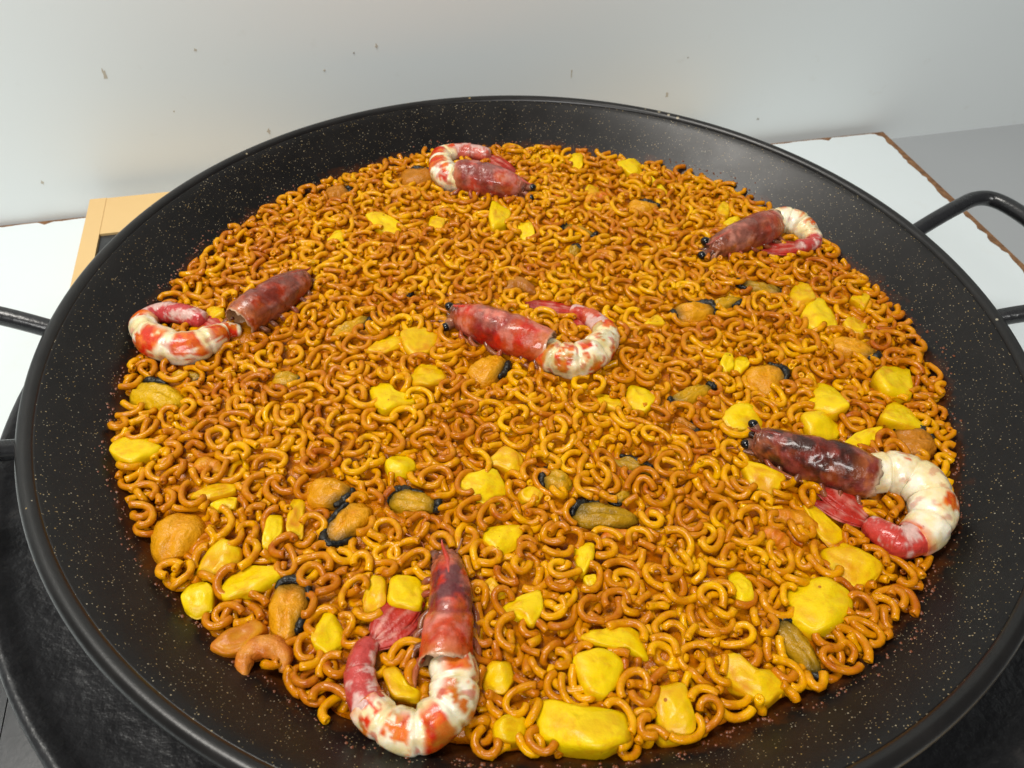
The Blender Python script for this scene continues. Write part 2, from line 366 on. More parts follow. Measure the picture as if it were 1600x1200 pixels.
# ------------------------------------------------------------------ the food: measured positions (millimetres)
CHUNKS = [
    ('yellow leaf-shaped squid piece sticking out at the left edge of the food', [(-196.1,-95.4),(-194.0,-85.8),(-183.1,-84.3),(-172.9,-89.3),(-174.0,-95.6),(-181.4,-103.1),(-188.6,-101.5)], 10.0, 'y'),
    ("two-lobed bright yellow squid piece left of the pan's centre", [(-84.6,-42.1),(-80.9,-36.1),(-74.2,-36.4),(-70.0,-42.9),(-61.3,-44.2),(-58.4,-51.9),(-65.9,-55.3),(-72.6,-61.9),(-78.6,-55.7)], 9.0, 'y'),
    ('pale yellow squid chunk just behind the two-lobed piece', [(-67.3,-32.0),(-63.4,-21.0),(-49.9,-20.6),(-44.8,-33.4),(-53.1,-39.8),(-62.0,-39.8)], 9.0, 'o'),
    ("flat yellow squid strip pointing left, before the middle prawn's head", [(-92.2,-17.1),(-84.6,-3.1),(-75.7,2.1),(-72.3,-9.0),(-80.6,-16.9)], 7.0, 'o'),
    ("folded yellow squid flap touching the middle prawn's eyes", [(-75.7,0.5),(-64.4,7.0),(-52.3,1.9),(-57.1,-13.0),(-65.0,-19.7),(-71.7,-12.5)], 8.0, 'o'),
    ('small round shiny yellow squid ball near the left centre', [(-68.0,-89.6),(-65.0,-82.7),(-55.9,-82.6),(-51.7,-89.9),(-57.1,-97.1),(-64.7,-96.0)], 10.0, 'y'),
    ("broad yellow squid slab near the pan's centre with one square end", [(-34.7,-96.8),(-15.2,-87.5),(-8.2,-97.6),(-9.3,-105.9),(-17.5,-110.2),(-26.8,-104.0)], 9.0, 'y'),
    ('orange-coated squid piece tucked behind the broad central slab', [(-22.2,-86.3),(-11.8,-74.0),(-3.0,-77.5),(-1.6,-90.4),(-7.6,-89.8),(-15.3,-86.4)], 8.0, 'o'),
    ("round yellow squid chunk above the front prawn's right side", [(-18.0,-119.7),(-6.3,-115.6),(0.7,-119.6),(-2.5,-129.6),(-10.6,-134.8),(-17.2,-128.4)], 10.0, 'y'),
    ('large oval yellow squid piece left of the front mussel', [(-123.1,-161.0),(-122.3,-154.0),(-112.5,-147.4),(-101.7,-147.6),(-97.0,-151.7),(-105.1,-160.8),(-116.9,-166.1)], 11.0, 'y'),
    ("egg-shaped yellow squid piece nearest the pan's lower left wall", [(-135.7,-165.0),(-135.7,-157.2),(-131.5,-154.2),(-123.0,-160.4),(-121.7,-169.3),(-127.3,-172.8),(-132.6,-170.3)], 11.0, 'y'),
    ('folded yellow squid piece just above the large oval one', [(-135.5,-154.0),(-133.5,-143.2),(-126.7,-137.5),(-118.4,-140.2),(-116.6,-149.9),(-123.2,-151.7),(-126.8,-156.8)], 10.0, 'o'),
    ('narrow bright yellow squid sliver standing left of a squid strip', [(-110.8,-139.6),(-112.5,-122.8),(-107.0,-120.3),(-103.6,-130.3),(-106.5,-141.1)], 8.0, 'y'),
    ('long upright yellow squid strip left of the black-edged mussel', [(-102.0,-133.1),(-105.9,-111.9),(-99.3,-110.6),(-94.5,-133.0)], 8.0, 'o'),
    ('yellow tube-like squid strip lying flat at the left', [(-150.2,-118.2),(-144.1,-108.7),(-132.5,-105.5),(-130.4,-112.1),(-141.5,-118.4)], 7.0, 'o'),
    ('stubby yellow squid piece under the flat tube-like strip', [(-140.8,-120.4),(-135.1,-113.6),(-128.1,-115.4),(-127.5,-121.6),(-137.3,-123.8)], 7.0, 'y'),
    ('pointed yellow squid piece with reddened tip right of the front mussel', [(-79.2,-178.8),(-77.6,-164.1),(-73.5,-165.1),(-65.2,-175.7),(-70.0,-183.9),(-76.9,-182.0)], 10.0, 'y'),
    ("left of two upright squid strips behind the front prawn's tail", [(-63.5,-164.0),(-63.1,-148.4),(-55.3,-147.4),(-52.9,-163.1),(-60.8,-167.1)], 9.0, 'o'),
    ("right of two upright squid strips behind the front prawn's tail", [(-52.6,-162.2),(-53.7,-147.6),(-41.7,-146.2),(-38.0,-156.7),(-38.7,-163.7)], 9.0, 'y'),
    ("crescent squid piece seen inside the front prawn's curl", [(-50.3,-187.6),(-43.8,-185.8),(-38.2,-193.1),(-32.7,-194.6),(-33.7,-198.9),(-43.8,-198.8)], 8.0, 'o'),
    ('sauce-smeared round squid piece right of the front prawn', [(-12.5,-188.0),(-10.0,-180.8),(-1.0,-179.8),(1.1,-186.3),(-2.2,-193.1),(-9.6,-192.8)], 9.0, 'o'),
    ("bent bright yellow squid strip right of the front prawn's head", [(1.6,-151.4),(8.6,-148.8),(10.3,-157.8),(6.3,-166.4),(0.3,-162.3),(-8.9,-160.3),(-5.9,-155.8)], 8.0, 'y'),
    ("small yellow squid offcut touching the front prawn's head", [(-16.4,-149.0),(-12.1,-144.5),(-4.4,-151.7),(-10.5,-155.7)], 7.0, 'o'),
    ('knobbly yellow squid chunk with a brown dot behind the biggest barrel', [(21.0,-177.0),(31.8,-171.9),(44.5,-174.9),(40.6,-184.8),(34.5,-191.8),(27.0,-191.2)], 12.0, 'y'),
    ('beak-shaped yellow squid piece behind the knobbly chunk', [(23.9,-168.2),(28.2,-164.9),(34.5,-164.4),(42.2,-159.6),(49.6,-163.8),(52.7,-175.1),(43.0,-172.1),(35.6,-172.2),(28.2,-171.0)], 10.0, 'y'),
    ('large barrel-shaped yellow squid piece at the front edge of the food', [(8.7,-200.1),(11.1,-192.0),(23.4,-194.9),(43.2,-194.7),(43.3,-206.8),(32.6,-212.4),(19.2,-210.8),(11.1,-206.6)], 14.0, 'y'),
    ('rectangular yellow squid piece right of the big barrel', [(52.3,-185.5),(64.2,-182.8),(68.3,-199.8),(62.9,-204.0),(54.0,-205.2)], 11.0, 'o'),
    ('round yellow squid lump left of the big barrel', [(-6.7,-204.1),(-2.4,-199.9),(6.2,-199.8),(7.3,-207.2),(1.2,-210.1),(-5.3,-209.5)], 10.0, 'o'),
    ('biggest rounded squid chunk in the right foreground', [(110.0,-137.4),(127.0,-131.4),(138.0,-137.6),(138.3,-145.1),(127.3,-156.3),(117.2,-160.2),(109.6,-153.8)], 14.0, 'y'),
    ('sauce-streaked squid slab nearest the lower right edge of food', [(79.5,-171.2),(85.2,-168.9),(92.7,-175.9),(100.2,-174.5),(104.5,-181.6),(94.8,-188.8),(87.7,-186.1),(80.6,-181.6)], 11.0, 'o'),
    ("yellow squid block with orange back just below the right prawn's tail", [(128.7,-116.3),(139.3,-111.8),(146.3,-117.0),(155.1,-125.0),(147.2,-133.9),(138.1,-136.8),(132.5,-130.1)], 11.0, 'o'),
    ('yellow-green squid strip left of the biggest rounded chunk', [(86.0,-133.8),(91.9,-129.9),(96.5,-137.1),(96.7,-146.4),(90.7,-148.4),(87.5,-142.9)], 8.0, 'y'),
    ("half-moon squid piece with browned skin under the right prawn's head", [(100.0,-70.3),(106.9,-72.7),(121.0,-81.7),(113.3,-92.3),(103.2,-87.8)], 9.0, 'o'),
    ("smooth yellow squid piece above the right prawn's eyes", [(94.6,-43.2),(102.6,-34.9),(112.3,-35.2),(119.2,-46.3),(112.9,-52.4),(97.2,-52.3)], 10.0, 'y'),
    ('tall triangular yellow squid piece behind the right prawn', [(152.5,-7.9),(157.3,-16.5),(159.6,-36.6),(149.4,-41.1),(138.2,-33.0)], 12.0, 'y'),
    ('squat yellow squid piece between the triangle and the right prawn', [(133.6,-41.0),(147.4,-36.1),(157.7,-42.9),(148.2,-57.2),(137.0,-56.2)], 11.0, 'y'),
    ('square-cut bright yellow squid block near the right pan wall', [(176.7,-11.2),(187.4,3.1),(205.2,9.4),(196.1,-23.2),(179.1,-23.5)], 13.0, 'y'),
    ('trapezoid yellow squid piece below the square-cut block', [(171.7,-42.4),(183.8,-24.5),(191.8,-25.9),(196.1,-42.9),(186.0,-46.5)], 11.0, 'y'),
    ("pointed yellow squid wedge touching the right prawn's back", [(149.9,-58.7),(160.4,-49.4),(176.7,-43.2),(167.0,-56.6),(155.8,-62.1)], 10.0, 'y'),
    ("greenish squid strip half hidden under the right prawn's tail", [(124.9,-95.2),(132.6,-95.5),(143.7,-109.8),(134.4,-116.6),(129.5,-110.8)], 7.0, 'o'),
    ('diamond-shaped yellow squid piece right of centre', [(46.4,-36.5),(49.4,-23.8),(57.7,-25.3),(64.3,-35.6),(57.0,-46.0),(47.1,-43.5)], 10.0, 'y'),
    ('slim yellow squid strip left of the diamond-shaped piece', [(27.3,-32.1),(34.5,-32.3),(46.5,-39.2),(43.0,-47.1),(36.0,-44.3)], 7.0, 'o'),
    ('small triangular squid piece left of the round orange mussel', [(67.3,34.9),(72.3,21.5),(57.5,19.4)], 8.0, 'o'),
    ('upright pointed squid piece at the back of the right-hand cluster', [(145.7,56.9),(155.6,77.7),(161.4,68.4),(160.8,50.3),(148.0,44.8)], 10.0, 'o'),
    ('wide yellow squid piece at the front of the right-hand cluster', [(148.6,42.0),(163.3,57.0),(170.9,45.6),(169.3,30.3),(153.6,27.0)], 10.0, 'y'),
    ('drooping yellow squid piece right of the right-hand cluster', [(172.1,34.9),(185.8,48.3),(189.3,37.3),(182.6,24.6),(173.8,28.0)], 8.0, 'o'),
    ('small kite-shaped squid piece near the upper right food edge', [(181.9,59.0),(194.2,68.2),(194.6,59.2),(187.2,45.6)], 9.0, 'o'),
    ('left lobe of a pair of pale green-yellow squid beads', [(97.6,-6.9),(101.4,1.5),(106.1,1.0),(105.9,-8.9),(100.3,-13.4)], 8.0, 'y'),
    ('right lobe of a pair of pale green-yellow squid beads', [(105.0,-8.1),(108.5,3.3),(114.1,3.9),(114.4,-6.1),(108.4,-12.6)], 8.0, 'y'),
    ('small orange-yellow squid cube right of the central slab', [(-4.4,-100.9),(3.1,-94.7),(8.3,-99.3),(5.7,-106.3),(-2.1,-105.6)], 8.0, 'o'),
    ('bright yellow tooth-shaped squid piece in the front centre', [(21.5,-125.6),(31.4,-123.7),(30.8,-132.6),(26.0,-141.3),(23.3,-136.7)], 9.0, 'y'),
    ('tiny yellow squid bead under the tooth-shaped piece', [(25.8,-140.8),(31.5,-138.8),(32.8,-144.6),(27.7,-147.4)], 7.0, 'y'),
    ('sharp yellow squid fin standing before the rear prawn', [(-37.9,114.5),(-37.9,138.2),(-22.6,127.6),(-25.3,108.7),(-34.5,100.5)], 11.0, 'y'),
    ('small bright squid cube right of the sharp fin', [(-20.5,117.2),(-9.5,114.1),(-5.8,98.7),(-14.9,94.9)], 9.0, 'y'),
    ('long yellow squid flap at the back left of the food', [(-118.4,108.6),(-108.0,112.8),(-90.5,103.8),(-93.2,93.5),(-106.4,94.1)], 8.0, 'y'),
    ('small squid wedge between the rear flap and the sharp fin', [(-76.3,100.4),(-76.2,116.5),(-64.8,109.7),(-65.1,96.8)], 8.0, 'o'),
    ('tiny yellow squid nugget near the back left pan wall', [(-136.8,80.8),(-132.8,93.2),(-126.3,89.7),(-125.0,78.8),(-132.8,75.9)], 8.0, 'y'),
    ('upright egg-shaped squid piece on the rear food edge', [(11.6,191.9),(15.4,208.9),(22.9,208.0),(23.5,189.0),(17.2,182.0)], 9.0, 'y'),
    ('flat-topped yellow squid piece against the rear pan wall', [(45.6,196.2),(59.7,204.3),(67.3,198.0),(65.3,185.3),(56.6,180.8)], 9.0, 'y'),
    ('thin slanting yellow squid strip at the back right', [(64.8,190.3),(69.6,186.5),(83.8,162.9),(78.1,155.8)], 7.0, 'y'),
    ('oval orange-yellow squid piece at the back behind small shrimp', [(24.2,155.1),(27.2,171.2),(33.5,170.3),(34.7,153.9),(29.5,146.9)], 9.0, 'o'),
    ("bright squid stub just behind the upper right prawn's head", [(114.8,127.8),(127.7,140.6),(130.7,134.1),(119.7,124.0)], 8.0, 'y'),
    ('brownish squid lump at the food edge behind the upper right prawn', [(111.6,138.0),(118.4,155.9),(123.7,150.3),(120.6,135.3)], 9.0, 'o'),
    ('sauce-brown squid slab at the lower left food edge', [(-117.1,-185.7),(-114.2,-178.5),(-103.1,-169.7),(-97.4,-174.3),(-101.0,-183.1),(-109.8,-187.6)], 9.0, 'b'),
    ("dull yellow squid piece between the left prawn's head and tail", [(-186.4,4.3),(-187.7,13.0),(-178.6,12.3),(-173.8,3.4),(-180.4,-0.5)], 8.0, 'o'),
]
MUSSELS = [
    ('big plain orange mussel near the left food edge', (-148.9,-124.1), (-148.8,-149.8), 22.4, [], 'o'),
    ('upright mussel with black upper rim left of the front prawn', (-93.3,-152.6), (-90.4,-179.9), 16.3, [(0.3, 0.62), (0.12, 0.2)], 'o'),
    ('mussel held in a thick black frill left of centre', (-70.6,-112.0), (-84.2,-135.5), 15.0, [(0.62, 1.2)], 'o'),
    ('half-buried mussel with a black arc on its back edge', (-63.1,-108.5), (-38.5,-110.7), 12.4, [(0.2, 0.55), (-0.08, 0.1)], 'g'),
    ('wrinkled orange mussel with a dark right end, left of centre', (-99.9,-108.4), (-78.2,-107.4), 16.4, [(-0.2, 0.05)], 'o'),
    ("slim green-edged mussel left of the middle prawn's head", (-113.5,-6.9), (-93.8,13.9), 10.6, [(-0.2, 0.02)], 'g'),
    ('tiny mussel with a black square spot below the left prawn', (-135.9,-39.7), (-119.8,-39.0), 10.7, [(-0.12, 0.1)], 'g'),
    ('smooth yellow mussel at the left food edge below the left prawn', (-203.1,-54.8), (-173.5,-61.1), 17.6, [(0.25, 0.4)], 'y'),
    ("dark slit mussel peeking from under the left prawn's curl", (-188.9,-42.3), (-169.8,-43.2), 8.2, [(-0.15, 0.15)], 'g'),
    ('round orange mussel with thin dark outline right of the middle prawn', (75.8,32.1), (102.0,41.1), 16.6, [(-0.1, 0.25), (0.42, 0.56)], 'o'),
    ('plump orange mussel with a black arc at its right side', (113.0,-21.0), (131.7,-5.2), 20.7, [(-0.22, 0.12)], 'o'),
    ('split orange mussel with a shiny black beak, near the right wall', (161.5,19.9), (188.1,10.7), 14.2, [(-0.14, 0.06)], 'o'),
    ("brown mussel with glassy dark edge above the right prawn's tail", (177.6,-51.4), (200.5,-50.8), 19.7, [(0.05, 0.4)], 'b'),
    ('slim mussel with black tips right of the diamond squid piece', (69.9,-36.3), (94.0,-21.5), 9.9, [(-0.08, 0.1), (0.42, 0.6)], 'g'),
    ('sliver of black mussel below the slim black-tipped one', (71.0,-47.1), (82.5,-53.7), 6.0, [(-0.3, 0.3)], 'b'),
    ('glossy olive mussel with a long black lip in the front centre', (20.5,-108.6), (51.1,-109.2), 13.1, [(0.28, 0.52)], 'd'),
    ('half-buried mussel with a green-black side right of centre slab', (6.7,-88.4), (20.9,-94.1), 13.2, [(0.35, 0.65)], 'g'),
    ('small black-lobed mussel behind the glossy olive one', (38.4,-100.0), (48.8,-95.4), 6.9, [(0.3, 0.7)], 'g'),
    ('narrow olive mussel slit among noodles right of centre', (39.8,-74.8), (61.8,-83.1), 7.2, [(0.1, 0.4)], 'd'),
    ('gaping mussel with two black tips at the lower right edge', (104.5,-152.0), (118.5,-176.2), 11.2, [(0.38, 0.58), (-0.1, 0.08)], 'd'),
    ('mussel with a slate-black arc near the rear of the pan', (52.6,143.4), (75.8,143.9), 12.9, [(0.02, 0.28)], 'o'),
    ('thin dark mussel at the back between two squid pieces', (10.1,116.5), (32.6,107.5), 7.8, [(0.4, 0.6), (-0.1, 0.1)], 'd'),
    ('small curled black mussel edge behind the middle prawn', (14.9,87.5), (22.8,92.5), 8.0, [(-0.1, 0.35)], 'd'),
    ('long dark mussel left of the right-hand squid cluster', (117.8,68.6), (145.1,59.9), 9.6, [(0.4, 0.65), (-0.1, 0.15)], 'd'),
    ('green and black mussel just left of the long dark one', (99.9,45.5), (121.5,53.8), 8.5, [(-0.25, 0.02)], 'g'),
    ('brown mussel on the food edge at the back left', (-150.1,131.0), (-134.1,140.9), 14.0, [(-0.1, 0.1)], 'b'),
    ('large brownish mussel left of the rear prawn', (-105.0,159.3), (-78.2,166.0), 20.1, [(0.1, 0.3)], 'b'),
    ("orange mussel touching the underside of the middle prawn's head", (-33.7,-31.6), (-15.9,-13.0), 17.7, [(-0.25, -0.05)], 'o'),
    ("tiny orange mussel with a black end right of the left prawn's head", (-85.8,38.3), (-75.3,35.9), 7.5, [(-0.15, 0.15)], 'o'),
]
SHRIMP = [
    ('curled pink peeled shrimp at the lower left food edge', [(-101.0,-193.6,-25.0,2.9),(-102.6,-186.9,-24.6,3.9),(-97.1,-181.8,-24.4,4.5),(-89.4,-184.2,-24.5,4.2),(-86.7,-190.4,-24.9,3.2)], 'p'),
    ("orange peeled shrimp tail pointing at the right prawn's tail", [(107.1,-101.9,-25.1,2.6),(115.5,-102.2,-24.6,4.0),(124.9,-104.0,-24.6,4.0),(133.5,-108.0,-25.6,1.1)], 'r'),
    ('round orange shrimp piece seen through a noodle ring at right', [(105.4,-109.0,-25.0,2.9),(110.7,-114.1,-24.5,4.2),(116.8,-118.4,-25.1,2.5)], 'r'),
    ('small orange shrimp lying behind the tooth-shaped squid piece', [(32.5,-122.7,-25.4,1.7),(38.4,-118.7,-25.1,2.5),(46.8,-117.6,-25.1,2.5),(51.6,-117.6,-25.4,1.7)], 'r'),
    ("orange roe lump behind the middle prawn's back", [(-41.7,53.8,-25.2,2.3),(-34.3,56.4,-24.6,3.8),(-24.9,55.0,-25.2,2.3)], 'r'),
    ("grainy brown roe lump beside the middle prawn's tail", [(-22.5,44.6,-24.9,3.0),(-13.1,50.4,-24.4,4.6),(-2.9,45.0,-24.9,3.0)], 'b'),
    ('left one of two small curled shrimps at the back', [(2.7,140.0,-25.1,2.6),(6.7,148.7,-24.8,3.5),(15.4,151.3,-24.8,3.5),(20.8,145.3,-25.1,2.6)], 'p'),
    ('right one of two small curled shrimps at the back', [(25.1,142.7,-25.1,2.6),(30.3,152.0,-24.6,3.9),(38.2,152.4,-24.8,3.5),(41.7,148.0,-25.2,2.2)], 'r'),
    ('small orange shrimp at the back left before the rear mussel', [(-106.3,136.4,-25.1,2.6),(-97.7,142.1,-24.5,4.4),(-87.5,138.7,-25.1,2.6)], 'r'),
    ("small curled yellow-orange shrimp behind the middle prawn's tail", [(27.9,79.8,-25.0,2.8),(32.7,86.5,-24.7,3.6),(40.7,86.1,-24.7,3.6),(43.0,80.3,-25.2,2.4)], 'r'),
    ('rough orange shrimp piece at left above the tube-like squid', [(-153.7,-103.5,-25.2,2.4),(-149.3,-98.3,-24.5,4.2),(-140.4,-100.1,-25.1,2.7)], 'r'),
    ('torn orange shrimp shred behind the central squid slab', [(-42.4,-85.1,-25.5,1.5),(-37.6,-79.5,-25.0,2.8),(-29.6,-79.9,-25.5,1.5)], 'r'),
    ("thin reddish shrimp shred right of the pan's centre", [(29.0,-57.1,-25.6,1.3),(40.5,-52.8,-25.3,1.9),(55.2,-52.0,-25.6,1.3)], 'p'),
]
PRAWNS = [
    dict(label='middle prawn with pink head to the left and split white body',
         head=[(-46.5,15.3,-21.3,6.1),(-40.6,11.5,-19.8,8.5),(-32.3,7.1,-18.5,10.6),(-17.7,0.4,-17.7,11.8),(-3.4,-5.9,-18.0,11.3),(6.4,-9.2,-18.7,10.2)],
         eyes=[(-50.4,16.0,-15.2,2.7),(-51.0,5.7,-21.3,2.6)],
         body=[(2.3,-8.5,-19.8,8.6),(11.4,-15.3,-19.0,9.8),(22.5,-15.6,-18.6,10.5),(32.4,-6.3,-18.9,9.9),(36.8,8.0,-20.3,7.7),(31.3,19.2,-21.3,6.1),(23.4,25.7,-21.9,5.1),(16.9,29.4,-22.8,3.7)],
         fan=[[(19.1,30.7,-23.7,2.2),(5.8,32.7,-23.2,2.9),(-8.4,35.1,-24.1,1.5)],[(19.1,29.6,-23.7,2.2),(6.6,30.0,-23.2,2.9),(-6.7,31.9,-24.1,1.5)],[(20.7,25.5,-23.9,1.8),(22.9,19.2,-23.5,2.5),(22.6,14.5,-24.1,1.4)]],
         look={'pale': 0.3, 'base': (0.58, 0.02, 0.006), 'sheen': (0.72, 0.22, 0.15), 'blotch': (0.06, 0.012, 0.014), 'bl': 0.6, 'bt': (0.42, 0.62), 'red': 0.75, 'olive': 0.5, 'shell': (0.62, 0.1, 0.04), 'cut': 0.62}),
    dict(label='front prawn with upright head and orange-striped curled tail',
         head=[(-32.6,-138.8,-21.7,5.4),(-30.2,-144.5,-20.5,7.4),(-27.8,-155.0,-19.6,8.8),(-26.6,-167.8,-18.9,10.0),(-26.4,-178.6,-18.4,10.7),(-26.2,-186.0,-18.7,10.3)],
         eyes=[],
         body=[(-24.6,-183.2,-19.1,9.7),(-21.1,-191.7,-19.1,9.7),(-22.7,-201.6,-19.2,9.5),(-30.8,-209.4,-19.6,8.9),(-41.8,-209.2,-20.0,8.2),(-51.3,-202.6,-20.5,7.4),(-56.7,-192.9,-21.2,6.2),(-57.7,-183.9,-21.6,5.6),(-55.3,-175.2,-23.0,3.2)],
         fan=[[(-55.6,-176.5,-23.6,2.2),(-51.8,-167.1,-22.5,4.1),(-46.9,-157.1,-23.6,2.3)],[(-54.7,-176.4,-23.6,2.2),(-46.6,-167.7,-22.5,4.1),(-39.8,-157.6,-23.7,2.1)],[(-53.9,-177.9,-23.8,2.0),(-46.2,-172.9,-22.9,3.5),(-38.1,-164.0,-24.1,1.5)]],
         look={'pale': 0.3, 'base': (0.56, 0.022, 0.004), 'sheen': (0.68, 0.18, 0.13), 'blotch': (0.05, 0.02, 0.03), 'bl': 0.8, 'bt': (0.25, 0.55), 'red': 0.8, 'olive': 0.45, 'shell': (0.56, 0.06, 0.05), 'cut': 0.62}),
    dict(label='right prawn with dark brown head and white curled body',
         head=[(109.3,-61.2,-21.2,6.2),(113.4,-63.9,-19.9,8.3),(122.1,-68.3,-18.8,10.0),(135.7,-74.0,-17.8,11.7),(148.1,-78.2,-17.7,11.9),(158.6,-81.1,-18.5,10.7)],
         eyes=[(106.7,-56.2,-14.4,2.5),(103.5,-64.0,-20.5,2.5)],
         body=[(155.9,-78.6,-19.2,9.5),(166.6,-76.5,-18.6,10.4),(177.3,-79.6,-18.1,11.3),(182.6,-91.3,-18.2,11.0),(177.2,-105.1,-18.8,10.1),(165.7,-113.2,-20.1,8.1),(158.5,-111.0,-20.6,7.3),(150.9,-101.7,-22.4,4.3)],
         fan=[[(153.5,-99.4,-23.4,2.6),(143.8,-90.8,-22.0,5.0),(135.0,-80.8,-23.7,2.1)],[(152.2,-102.8,-23.6,2.3),(141.5,-98.8,-22.9,3.5),(131.2,-92.1,-24.3,1.2)],[(152.6,-100.9,-23.4,2.6),(143.9,-94.8,-22.4,4.4),(135.1,-86.6,-23.9,1.8)]],
         look={'pale': 0.15, 'base': (0.2, 0.022, 0.01), 'sheen': (0.26, 0.05, 0.04), 'blotch': (0.035, 0.012, 0.008), 'bl': 0.95, 'bt': (0.2, 0.8), 'red': 0.3, 'olive': 0.2, 'shell': (0.58, 0.05, 0.035), 'cut': 0.66}),
    dict(label='left prawn with its brown head pulled away from the body',
         head=[(-137.8,38.2,-21.8,5.2),(-140.4,32.1,-20.0,8.1),(-146.1,21.5,-18.5,10.5),(-152.8,9.9,-18.0,11.4),(-159.1,-0.2,-18.3,10.9),(-162.3,-6.1,-19.0,9.7)],
         eyes=[],
         body=[(-162.2,-7.0,-22.9,3.5),(-169.3,-10.2,-21.6,5.6),(-173.5,-18.8,-19.8,8.5),(-183.9,-27.7,-19.0,9.7),(-200.2,-24.5,-19.0,9.8),(-213.7,-11.1,-20.3,7.6),(-210.7,-0.0,-21.3,6.0),(-198.1,1.1,-21.1,6.4),(-182.5,-3.0,-21.8,5.3)],
         fan=[[(-186.1,0.3,-23.1,3.2),(-176.0,-4.0,-23.1,3.2),(-171.0,-6.7,-23.9,1.8)],[(-185.4,-1.8,-23.1,3.2),(-176.7,-7.2,-23.1,3.1),(-172.7,-9.0,-23.9,1.7)]],
         look={'pale': 0.3, 'base': (0.4, 0.035, 0.006), 'sheen': (0.36, 0.11, 0.07), 'blotch': (0.09, 0.03, 0.025), 'bl': 0.6, 'bt': (0.2, 0.8), 'red': 0.44, 'olive': 0.15, 'shell': (0.56, 0.05, 0.05), 'cut': 0.68}),
    dict(label='rear prawn curled tightly with its black eye to the right',
         head=[(-16.7,150.7,-21.8,5.2),(-21.6,151.2,-20.5,7.4),(-31.3,151.0,-18.6,10.4),(-46.4,153.5,-17.7,11.8),(-57.0,154.6,-17.7,11.8),(-62.5,155.7,-18.3,11.0)],
         eyes=[(-11.1,149.0,-18.3,2.6),(-11.4,143.0,-22.6,2.4)],
         body=[(-58.2,156.8,-19.1,9.7),(-66.7,154.4,-18.3,10.9),(-74.2,164.3,-18.7,10.2),(-77.8,183.5,-20.0,8.2),(-69.9,193.2,-20.8,6.9),(-56.2,195.4,-21.1,6.5),(-42.8,191.8,-21.6,5.5)],
         fan=[[(-45.0,195.4,-23.3,2.8),(-34.5,185.8,-22.8,3.7),(-24.1,175.9,-23.9,1.8)],[(-44.7,191.8,-23.3,2.8),(-36.2,179.0,-22.5,4.1),(-28.4,173.2,-23.6,2.3)]],
         look={'pale': 0.4, 'base': (0.55, 0.06, 0.03), 'sheen': (0.64, 0.22, 0.18), 'blotch': (0.1, 0.03, 0.03), 'bl': 0.6, 'bt': (0.4, 0.9), 'red': 0.6, 'olive': 0.1, 'shell': (0.62, 0.12, 0.08), 'cut': 0.66}),
    dict(label='upper right prawn with black beady eyes and red tail fan',
         head=[(104.5,94.7,-21.3,6.0),(109.3,97.6,-20.1,8.0),(118.2,103.3,-19.1,9.7),(129.9,110.5,-18.2,11.0),(139.0,117.1,-18.2,11.1),(145.9,123.3,-18.9,10.0)],
         eyes=[(99.9,97.5,-16.9,3.0),(97.8,88.4,-21.2,2.8)],
         body=[(141.4,124.3,-19.9,8.3),(153.0,130.7,-19.4,9.2),(163.3,127.5,-19.4,9.2),(170.2,118.7,-20.7,7.0),(170.5,110.4,-21.8,5.3),(158.9,104.3,-21.8,5.3)],
         fan=[[(164.2,109.0,-23.3,2.9),(152.0,106.9,-22.8,3.7),(139.4,110.0,-24.0,1.6)],[(163.7,106.2,-23.3,2.9),(149.8,101.2,-22.8,3.6),(137.3,101.5,-24.0,1.6)]],
         look={'pale': 0.3, 'base': (0.4, 0.06, 0.03), 'sheen': (0.48, 0.17, 0.12), 'blotch': (0.09, 0.035, 0.025), 'bl': 0.6, 'bt': (0.1, 0.7), 'red': 0.15, 'olive': 0.35, 'shell': (0.55, 0.06, 0.05), 'cut': 0.7}),
]
ZF = -0.025

# ---- height field used to settle the noodles
CELL = 0.00075; NG = 600; H0 = -0.225
gx = (np.arange(NG)+.5)*CELL+H0
GX, GY = np.meshgrid(gx, gx, indexing='ij'); GR = np.hypot(GX, GY); GA = np.arctan2(GY, GX)
ip = np.array(inner); wallz = np.interp(GR, ip[:, 0], ip[:, 1])
Hm = np.maximum(wallz, -0.0330)
EDGE = 0.2162+0.0022*np.sin(GA*7+1)+0.0016*np.sin(GA*13+.4)+0.0012*np.sin(GA*23)
INSIDE = GR < EDGE
def mark_disc(x, y, r, z):
    i0, i1 = int((x-r-H0)/CELL), int((x+r-H0)/CELL)+1; j0, j1 = int((y-r-H0)/CELL), int((y+r-H0)/CELL)+1
    sl = (slice(max(0, i0), i1), slice(max(0, j0), j1))
    mk = (GX[sl]-x)**2+(GY[sl]-y)**2 < r*r
    Hm[sl] = np.where(mk, np.maximum(Hm[sl], z), Hm[sl])
def mark_poly(P, z):
    P = np.array(P); mk = np.zeros(GX.shape, bool); n = len(P)
    for i in range(n):
        (xa, ya), (xb, yb) = P[i], P[(i+1) % n]
        if ya == yb: continue
        c = ((ya > GY) != (yb > GY)) & (GX < (xb-xa)*(GY-ya)/(yb-ya)+xa); mk ^= c
    Hm[mk] = np.maximum(Hm[mk], z)

